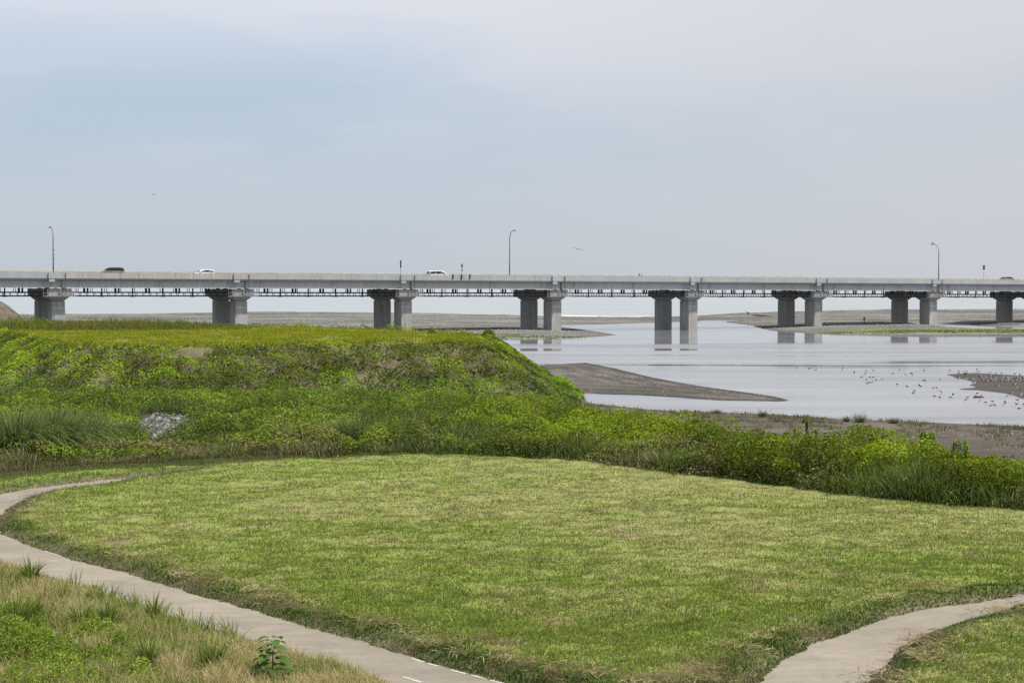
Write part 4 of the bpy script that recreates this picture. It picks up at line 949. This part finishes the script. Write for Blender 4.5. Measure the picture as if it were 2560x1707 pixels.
suv = [(0,.66,.66),(.04,.80,.80),(.20,.93,.93),(.24,.96,1.0),(.38,1.0,1.50),(.48,1.02,1.60),(.68,1.05,1.62),(.86,1.10,1.55),(.95,1.08,1.30),(.985,.98,1.02),(1,.8,.8)]
box = [(0,.74,.74),(.03,.92,.92),(.10,1.02,1.02),(.13,1.04,1.08),(.26,1.06,1.66),(.38,1.07,1.82),(.65,1.08,1.88),(.9,1.08,1.86),(.965,1.05,1.74),(.99,.98,1.05),(1,.85,.85)]
wag = [(0,.62,.62),(.04,.76,.76),(.24,.90,.90),(.28,.92,.96),(.42,.96,1.40),(.52,.98,1.49),(.7,1.0,1.51),(.86,1.02,1.44),(.95,1.0,1.2),(.985,.92,.98),(1,.8,.8)]
car(277, 4.2, -1, 4.9, 1.85, 1.8, van, 'black', 'black minivan driving left behind the beige parapet')
car(508, 4.2, -1, 4.6, 1.62, 1.8, suv, 'white', 'white sport utility car driving left, right of the black minivan')
car(1096, 13.5, 1, 4.9, 1.88, 1.75, box, 'white', 'white minivan driving right on the far lane, left of the round sign')
car(2512, 4.2, -1, 4.6, 1.62, 1.78, suv, 'silver', 'dark grey station wagon near the right photo edge')

# ------------------------------------------------------------------ people
def skin_mesh(name, nodes, edges, m, parent, sub=1):
    me = bpy.data.meshes.new(name); me.from_pydata([n[0] for n in nodes], edges, []); o = link(name, me, m, parent)
    md = o.modifiers.new('skin', 'SKIN')
    for i, n in enumerate(nodes):
        sv = me.skin_vertices[0].data[i]; r = n[1]; sv.radius = r if isinstance(r, tuple) else (r, r); sv.use_root = (i == 0)
    if sub: s = o.modifiers.new('sub', 'SUBSURF'); s.levels = sub; s.render_levels = sub
    return o
def person(loc, rz, label, top, legs, hair='black_feather', walk=.12, hold=False, bike=False):
    root = empty('person', loc, rz); tag(root, label, 'person')
    a = walk; up = .0
    N_ = [((0,0,.95),(.15,.10)),((0,0,1.15),(.135,.09)),((0,0,1.38),(.17,.10)),((0,0,1.50),(.055,.055)),((0,.01,1.58),(.075,.085)),((0,.01,1.68),(.075,.09)),
          ((.10,0,.90),.085),((.10,a,.50),.055),((.10,a*.6-.0,.09),.038),((.10,a*.6+.14,.04),.035),
          ((-.10,0,.90),.085),((-.10,-a*.4,.50),.055),((-.10,-a*1.6,.09),.038),((-.10,-a*1.6+.14,.04),.035),
          ((.20,0,1.42),.052),((.24,-a*.7,1.14),.040),((.25,.1,.90),.028),
          ((-.20,0,1.42),.052),((-.24,a*.7,1.14),.040),((-.25,.22 if not hold else .12,.95),.028)]
    E_ = [(0,1),(1,2),(2,3),(3,4),(4,5),(0,6),(6,7),(7,8),(8,9),(0,10),(10,11),(11,12),(12,13),(2,14),(14,15),(15,16),(2,17),(17,18),(18,19)]
    for wi in (16, 19):          # palm, four fingers and a thumb on each hand
        b = Vector(N_[wi][0]); sx = 1 if b.x > 0 else -1; i0 = len(N_); N_.append(((b.x, b.y+.01, b.z-.06), (.014,.032))); E_.append((wi, i0))
        for q in range(4):
            dy = (q-1.5)*.020; ln = (.06,.072,.068,.052)[q]
            N_.append(((b.x, b.y+.01+dy, b.z-.10), .009)); N_.append(((b.x-sx*.012, b.y+.015+dy, b.z-.10-ln*.5), .008)); N_.append(((b.x-sx*.028, b.y+.02+dy, b.z-.10-ln), .006))
            k_ = len(N_); E_ += [(i0, k_-3), (k_-3, k_-2), (k_-2, k_-1)]
        N_.append(((b.x-sx*.01, b.y+.045, b.z-.05), .010)); N_.append(((b.x-sx*.02, b.y+.062, b.z-.085), .008)); k_ = len(N_); E_ += [(i0, k_-2), (k_-2, k_-1)]
    body = skin_mesh('body', N_, E_, M['skin'], root)
    T_ = [((0,0,.98),(.165,.115)),((0,0,1.15),(.15,.105)),((0,0,1.38),(.185,.115)),((0,0,1.46),(.09,.085)),((.205,0,1.42),.065),((.235,-a*.4,1.24),.055),((-.205,0,1.42),.065),((-.235,a*.4,1.24),.055)]
    skin_mesh('shirt', T_, [(0,1),(1,2),(2,3),(2,4),(4,5),(2,6),(6,7)], M[top], root)
    P_ = [((0,0,.98),(.168,.118)),((.10,0,.88),.10),((.10,a,.50),.07),((.10,a*.7,.16),.05),((-.10,0,.88),.10),((-.10,-a*.4,.50),.07),((-.10,-a*1.4,.16),.05)]
    skin_mesh('trousers', P_, [(0,1),(1,2),(2,3),(0,4),(4,5),(5,6)], M[legs], root)
    skin_mesh('hair', [((0,-.01,1.64),(.082,.092)),((0,-.01,1.72),(.07,.08))], [(0,1)], M[hair], root)
    mb = MB(); mb.box(-.012,.012,.095,.125,1.62,1.66); 
    for s in (-1, 1): mb.box(s*.03-.012, s*.03+.012, .088, .102, 1.655, 1.67)
    mb.build('face', M['skin'], root)
    return root
for px, p, tp, lb, dz in [(1598, 3.0, 'cloth_dark', 'person in dark clothes crossing the bridge, the taller-standing of the two heads above the rail', .10),(1604.5, 3.0, 'cloth_red', 'person with a red top beside the other on the bridge, lower head', -.10)]:
    t = Bt(px, p); person(W(t, p, -1.12-.2+dz), TH-PI/2, lb, tp, 'cloth_dark')
q = G(2160.5, 808.5, .45); person((q[0], q[1], .42), .6, 'person in dark clothes standing on the shingle beach under the right spans', 'cloth_dark', 'cloth_dark')
q = G(1870, 788, .85)
zz = float(height(np.array([q[0]]), np.array([q[1]]))[0][0])
person((q[0], q[1], zz-.03), -1.2, 'person in a dark red top carrying a white surfboard on the beach', 'cloth_red', 'cloth_dark', hold=True)
sb = MB(); n_ = 12; secs = []
for i in range(n_+1):
    u_ = i/n_; w_ = .28*math.sin(PI*min(.985, max(.015, u_)))**.55; th_ = .045*math.sin(PI*u_)+.01
    secs.append([( -1.15+2.3*u_, yy*th_, w_*zz_ + .12*(2*u_-1)**2) for yy, zz_ in ((-1,0),(-.6,.8),(0,1),(.6,.8),(1,0),(.6,-.8),(0,-1),(-.6,-.8))])
sb.loft(secs); o = sb.build('surfboard', M['white'], smoothsh=True); o.location = (q[0]-.02, q[1]-.38, zz+1.15); o.rotation_euler = (0, .42, -.1); tag(o, 'white surfboard held by the person on the beach', 'surfboard')

# ------------------------------------------------------------------ birds
def gull_mesh(kind):
    mb = MB()
    def ring(x, z, ry, rz_, n=8): return [(x, ry*math.cos(2*PI*k/n), z+rz_*math.sin(2*PI*k/n)) for k in range(n)]
    zb = .20 if kind != 'swim' else .05
    mb.m = 1
    mb.loft([ring(-.19, zb+.035, .008, .006), ring(-.12, zb+.02, .04, .028), ring(-.03, zb, .066, .058), ring(.06, zb+.005, .062, .058), ring(.11, zb+.045, .036, .04), ring(.125, zb+.085, .027, .028), ring(.135, zb+.12, .034, .034), ring(.165, zb+.122, .027, .025), ring(.18, zb+.118, .010, .010)])
    mb.m = 0
    for s in (-1, 1):
        if kind == 'flap':
            mb.add([(.06, s*.04, zb+.05),(-.05, s*.04, zb+.05),(.03, s*.20, zb+.17),(-.08, s*.19, zb+.15),(-.06, s*.42, zb+.20),(-.10, s*.40, zb+.19)], [(0,1,3,2),(2,3,5,4)])
        else:
            mb.add([(.08, s*.068, zb+.03),(.0, s*.074, zb+.05),(-.10, s*.06, zb+.05),(-.27, s*.012, zb+.05),(-.12, s*.062, zb-.01),(.02, s*.076, zb-.02)], [(0,1,2,4,5),(2,3,4)])
    mb.add([(.08,-.06,zb+.062),(.0,-.06,zb+.068),(-.12,-.05,zb+.062),(-.12,.05,zb+.062),(.0,.06,zb+.068),(.08,.06,zb+.062)], [(0,1,4,5),(1,2,3,4)])
    mb.m = 2; mb.loft([ring(.178, zb+.115, .008, .008, 5), ring(.225, zb+.108, .002, .002, 5)])
    if kind != 'swim':
        for s in (-1, 1): mb.tube([(.0, s*.022, zb-.05), (.005, s*.022, -.03)], .006, 4)
    return mb
def bird_obj(kind, mats, name='gull'):
    mb = gull_mesh(kind); o = mb.build(name, mats); return o
gm = [M['grey_feather'], M['white_feather'], M['beak']]; cm = [M['black_feather']]*3
protos = {}
for kd in ('stand', 'swim', 'flap'): protos[kd] = bird_obj(kd, gm)
used = set()
def gull(cxp, cyp, kd, zb, label, sc=1.0, rz=None, group=None):
    px, py = 1900+cxp*.2806, 860+cyp*.2806+1.2
    X_, Y_ = G(px, py, zb); zt = max(0.0, float(height(np.array([X_]), np.array([Y_]))[0][0]))
    if zt > .02: X_, Y_ = G(px, py, zt)
    src = protos[kd]
    if kd in used: o = src.copy(); COL.objects.link(o)
    else: o = src; used.add(kd)
    o.location = (X_, Y_, zt-(.03 if kd != 'swim' and zt < .02 else 0)); o.rotation_euler = (0,0, rz if rz is not None else random.choice((0, PI))+random.uniform(-.7,.7)); o.scale = (sc,)*3
    tag(o, label, 'gull', group); return o
open_w = [(320,218),(435,218),(490,228),(502,216),(735,235),(842,270),(932,272),(940,238),(975,292),(1003,305),(900,292),(950,348),(980,352),(992,338),(945,315),(1015,245),(1080,315),(1040,320)]
mid_w = [(1178,262),(1247,238),(1300,280),(1342,258),(1362,280),(1466,244),(1452,322),(1480,340),(1596,328),(1436,376),(1420,376),(1215,370),(1315,376),(1534,405),(1580,402),(1360,434),(1380,428),(1618,436)]
front_w = [(1558,464),(1606,488),(1703,488),(1718,472),(1842,474),(1828,510),(1950,520),(2016,534),(2048,548),(2078,525),(2095,558),(2172,545),(2188,515),(2195,476),(2298,512),(2285,560),(2303,574),(2345,550)]
far_e = [(1695,245),(1767,252),(1843,252),(1930,245),(1945,256),(2045,264),(2100,270),(2148,272),(2265,275),(2312,284),(1772,272)]
on_s = [(1768,300),(1850,310),(1890,312),(1970,312),(1985,330),(2020,303),(2050,330),(2070,303),(2068,338),(2110,342),(2115,392),(2140,320),(2175,322),(2200,347),(2195,318),(2225,318),(2265,377),(2250,320),(2290,318),(2310,322),(2330,346),(2307,408),(2238,432),(2320,446),(2336,455),(2150,345),(2090,325),(1960,298),(2005,318),(2212,335),(2180,342),(2160,308),(2240,347),(2280,337),(1905,335),(2300,300),(2340,310),(2020,345)]
S = 1.0
for i, (a, b) in enumerate(open_w): gull(a, b, 'flap' if i in (3, 4, 5) else ('swim' if i % 3 else 'stand'), 0, 'small gull in the open river, in the loose group left of the others', S, group='gulls in the open river')
for i, (a, b) in enumerate(mid_w): gull(a, b, 'swim' if i % 3 == 0 else 'stand', 0, 'small gull in shallow water between the left group and the dark sand spit', S, group='gulls between the left group and the spit')
for i, (a, b) in enumerate(front_w): gull(a, b, 'flap' if i in (3, 15) else ('swim' if i % 4 == 0 else 'stand'), 0, 'small gull wading on the near side of the dark sand spit', S, group='gulls on the near side of the spit')
for i, (a, b) in enumerate(far_e): gull(a, b, 'flap' if i in (3,) else 'stand', 0, 'small gull wading along the far edge of the dark sand spit', S, group='gulls along the far edge of the spit')
for i, (a, b) in enumerate(on_s): gull(a, b, 'stand', .2, 'small gull standing on the dark sand spit among many others', S, group='gulls standing on the spit')
# driftwood with a gull on it
px, py = 1900+1950*.2806, 860+478*.2806; X_, Y_ = G(px, py, 0)
mb = MB(); mb.tube([(-.5,0,.06),(-.2,.05,.11),(.2,-.03,.09),(.5,.02,.05)], [.06,.09,.08,.03], 8); mb.tube([(.2,0,.15),(.35,.1,.32)], [.05,.02], 5); mb.tube([(-.3,0,.15),(-.45,-.1,.33)], [.04,.015], 5)
o = mb.build('driftwood', M['wood'], smoothsh=True); o.location = (X_, Y_, -.03); o.rotation_euler = (0,0,.15); tag(o, 'short brown driftwood log in the water with a gull on top', 'driftwood')
gl = protos['stand'].copy(); COL.objects.link(gl); gl.location = (X_-.2, Y_, .17); gl.rotation_euler = (0,0,2.8); tag(gl, 'gull standing on the brown driftwood log', 'gull')
q = G(1908, 789.5, .8); mb = MB(); mb.tube([(-3.2,0,.35),(0,.2,.18),(3.2,0,.05)], [.14,.2,.1], 7); o = mb.build('driftwood', M['wood'], smoothsh=True); o.location = (q[0], q[1], .62); o.rotation_euler = (0,0,-.5); tag(o, 'long dark driftwood trunk on the beach right of the surfer', 'driftwood')
def crow(loc, rz, label, sc=1.3, kd='stand'):
    o = bird_obj(kd, cm, 'crow'); o.location = loc; o.rotation_euler = (0,0,rz); o.scale = (sc,)*3; tag(o, label, 'crow'); return o
q = G(1900+1828*.2806, 860+283*.2806, .1); crow((q[0], q[1], .05), 2.9, 'black crow among the gulls at the tip of the dark sand spit', 1.4)
Ml = Matrix.Rotation(TH, 4, 'Z'); e = Ml @ Vector(eR); crow((lampR.location.x+e.x-.25, lampR.location.y+e.y+.2, lampR.location.z+e.z-.0), 2.4, 'dark bird perched on the head of the right street lamp', 1.4)
def flying(px, py, dist, span, label, bank_=.2, yaw=0, fold=.25):
    d = Vector(ray(px, py)); d *= dist/d.y; loc = Vector((0,0,CAMZ))+d
    mb = MB(); s = span/2
    def ring(x, ry, rz_, n=8): return [(x, ry*math.cos(2*PI*k/n), rz_*math.sin(2*PI*k/n)) for k in range(n)]
    mb.loft([ring(-.30*s, .07*s, .012*s), ring(-.18*s, .05*s, .04*s), ring(0, .10*s, .09*s), ring(.15*s, .09*s, .08*s), ring(.27*s, .05*s, .05*s), ring(.36*s, .01*s, .01*s)])
    for g_ in (-1, 1):
        mb.loft([[(.14*s, g_*.05*s, .03*s),(-.13*s, g_*.05*s, .03*s),(-.13*s, g_*.05*s, .01*s),(.14*s, g_*.05*s, .01*s)],
                 [(.18*s, g_*.5*s, fold*s*.6),(-.12*s, g_*.5*s, fold*s*.6),(-.12*s, g_*.5*s, fold*s*.6-.05*s),(.18*s, g_*.5*s, fold*s*.6-.05*s)],
                 [(-.02*s, g_*1.0*s, fold*s*.45),(-.10*s, g_*.97*s, fold*s*.45),(-.10*s, g_*.97*s, fold*s*.45-.025*s),(-.02*s, g_*1.0*s, fold*s*.45-.025*s)]])
    o = mb.build('flying_bird', M['black_feather']); o.location = loc; o.rotation_euler = (bank_, 0, yaw); tag(o, label, 'bird', 'birds in the sky'); return o
flying(1445, 623, 150, .9, 'dark gliding bird in the sky above the bridge, largest of the three', .25, 1.2, .15)
flying(384, 487, 160, .5, 'tiny dark bird high in the left sky', .1, 1.0, .5)
flying(620, 586, 200, .4, 'tiny dark bird in the sky between the two left cars', .3, .6, .1)

# ------------------------------------------------------------------ light
SUN_TO = Vector((.58, -.24, 1.0)).normalized()
el = math.asin(SUN_TO.z); az = math.atan2(SUN_TO.x, SUN_TO.y)
sd = bpy.data.lights.new("sun", 'SUN'); sd.energy = 4.3; sd.angle = math.radians(3); sd.color = (1, .94, .82)
so = bpy.data.objects.new("sun", sd); COL.objects.link(so); so.rotation_euler = SUN_TO.to_track_quat('Z', 'Y').to_euler(); so.location = (0,0,60)
w = bpy.data.worlds.new("World"); SC.world = w; w.use_nodes = True; nt = w.node_tree; N = nt.nodes; L = nt.links
bg = N["Background"]; sky = N.new("ShaderNodeTexSky"); sky.sky_type = 'NISHITA'; sky.sun_disc = False
sky.sun_elevation = el; sky.sun_rotation = az; sky.dust_density = 4; sky.air_density = 1
bg.inputs["Strength"].default_value = .1
tc = N.new("ShaderNodeTexCoord"); sep = N.new("ShaderNodeSeparateXYZ"); L.new(tc.outputs["Generated"], sep.inputs[0])
cr = N.new("ShaderNodeValToRGB"); e = cr.color_ramp.elements
# haze and thin cloud by elevation (sine of the elevation, 0 .. 0.25 shown in the picture to 0.165)
stops = [(0,(.55,.61,.67)),(.02,(.57,.63,.69)),(.05,(.56,.635,.715)),(.085,(.51,.615,.725)),(.112,(.50,.615,.74)),(.14,(.61,.695,.81)),(.17,(.74,.79,.87)),(.3,(.64,.70,.80)),(.5,(.42,.48,.62)),(1,(.30,.37,.55))]
e[0].position = 0; e[0].color = (*stops[0][1], 1); e[1].position = 1; e[1].color = (*stops[-1][1], 1)
for p_, c_ in stops[1:-1]: q = e.new(p_); q.color = (*c_, 1)
L.new(sep.outputs[2], cr.inputs[0])
mp = N.new("ShaderNodeMapping"); mp.inputs["Scale"].default_value = (2.4, 2.4, 9); L.new(tc.outputs["Generated"], mp.inputs[0])
nz = N.new("ShaderNodeTexNoise"); nz.inputs["Scale"].default_value = 1.9; nz.inputs["Detail"].default_value = 5; nz.inputs["Roughness"].default_value = .5; L.new(mp.outputs[0], nz.inputs["Vector"])
# thin cloud veils: whiter bands, stronger high up and towards the right
mr = N.new("ShaderNodeMapRange"); mr.inputs["From Min"].default_value = .40; mr.inputs["From Max"].default_value = .68; mr.interpolation_type = 'SMOOTHSTEP'; L.new(nz.outputs[0], mr.inputs[0])
mh = N.new("ShaderNodeMapRange"); mh.inputs["From Min"].default_value = .04; mh.inputs["From Max"].default_value = .16; L.new(sep.outputs[2], mh.inputs[0])
mm = N.new("ShaderNodeMath"); mm.operation = 'MULTIPLY'; L.new(mr.outputs[0], mm.inputs[0]); L.new(mh.outputs[0], mm.inputs[1])
m1 = N.new("ShaderNodeMix"); m1.data_type = 'RGBA'; L.new(cr.outputs[0], m1.inputs[6]); m1.inputs[7].default_value = (.80,.80,.85,1)
mk = N.new("ShaderNodeMath"); mk.operation = 'MULTIPLY'; mk.inputs[1].default_value = .75; L.new(mm.outputs[0], mk.inputs[0]); L.new(mk.outputs[0], m1.inputs[0])
# warmer lavender haze to the right
mx_ = N.new("ShaderNodeMapRange"); mx_.inputs["From Min"].default_value = -.12; mx_.inputs["From Max"].default_value = .32; mx_.interpolation_type = 'SMOOTHSTEP'; L.new(sep.outputs[0], mx_.inputs[0])
m2 = N.new("ShaderNodeMix"); m2.data_type = 'RGBA'; L.new(m1.outputs[2], m2.inputs[6]); m2.inputs[7].default_value = (.665,.665,.695,1)
mk2 = N.new("ShaderNodeMath"); mk2.operation = 'MULTIPLY'; mk2.inputs[1].default_value = .6; L.new(mx_.outputs[0], mk2.inputs[0]); L.new(mk2.outputs[0], m2.inputs[0])
# haze (given in final radiance, hence x10 for the 0.1 strength) over the physical sky
sc10 = N.new("ShaderNodeVectorMath"); sc10.operation = 'SCALE'; sc10.inputs["Scale"].default_value = 10; L.new(m2.outputs[2], sc10.inputs[0])
m3 = N.new("ShaderNodeMix"); m3.data_type = 'RGBA'; m3.inputs[0].default_value = .93; L.new(sky.outputs[0], m3.inputs[6]); L.new(sc10.outputs[0], m3.inputs[7])
L.new(m3.outputs[2], bg.inputs["Color"])
SC.view_settings.view_transform = 'Standard'; SC.view_settings.look = 'None'; SC.view_settings.exposure = 0
SC.render.engine = 'CYCLES'; SC.cycles.max_bounces = 6; SC.cycles.transparent_max_bounces = 4; SC.cycles.use_denoising = False
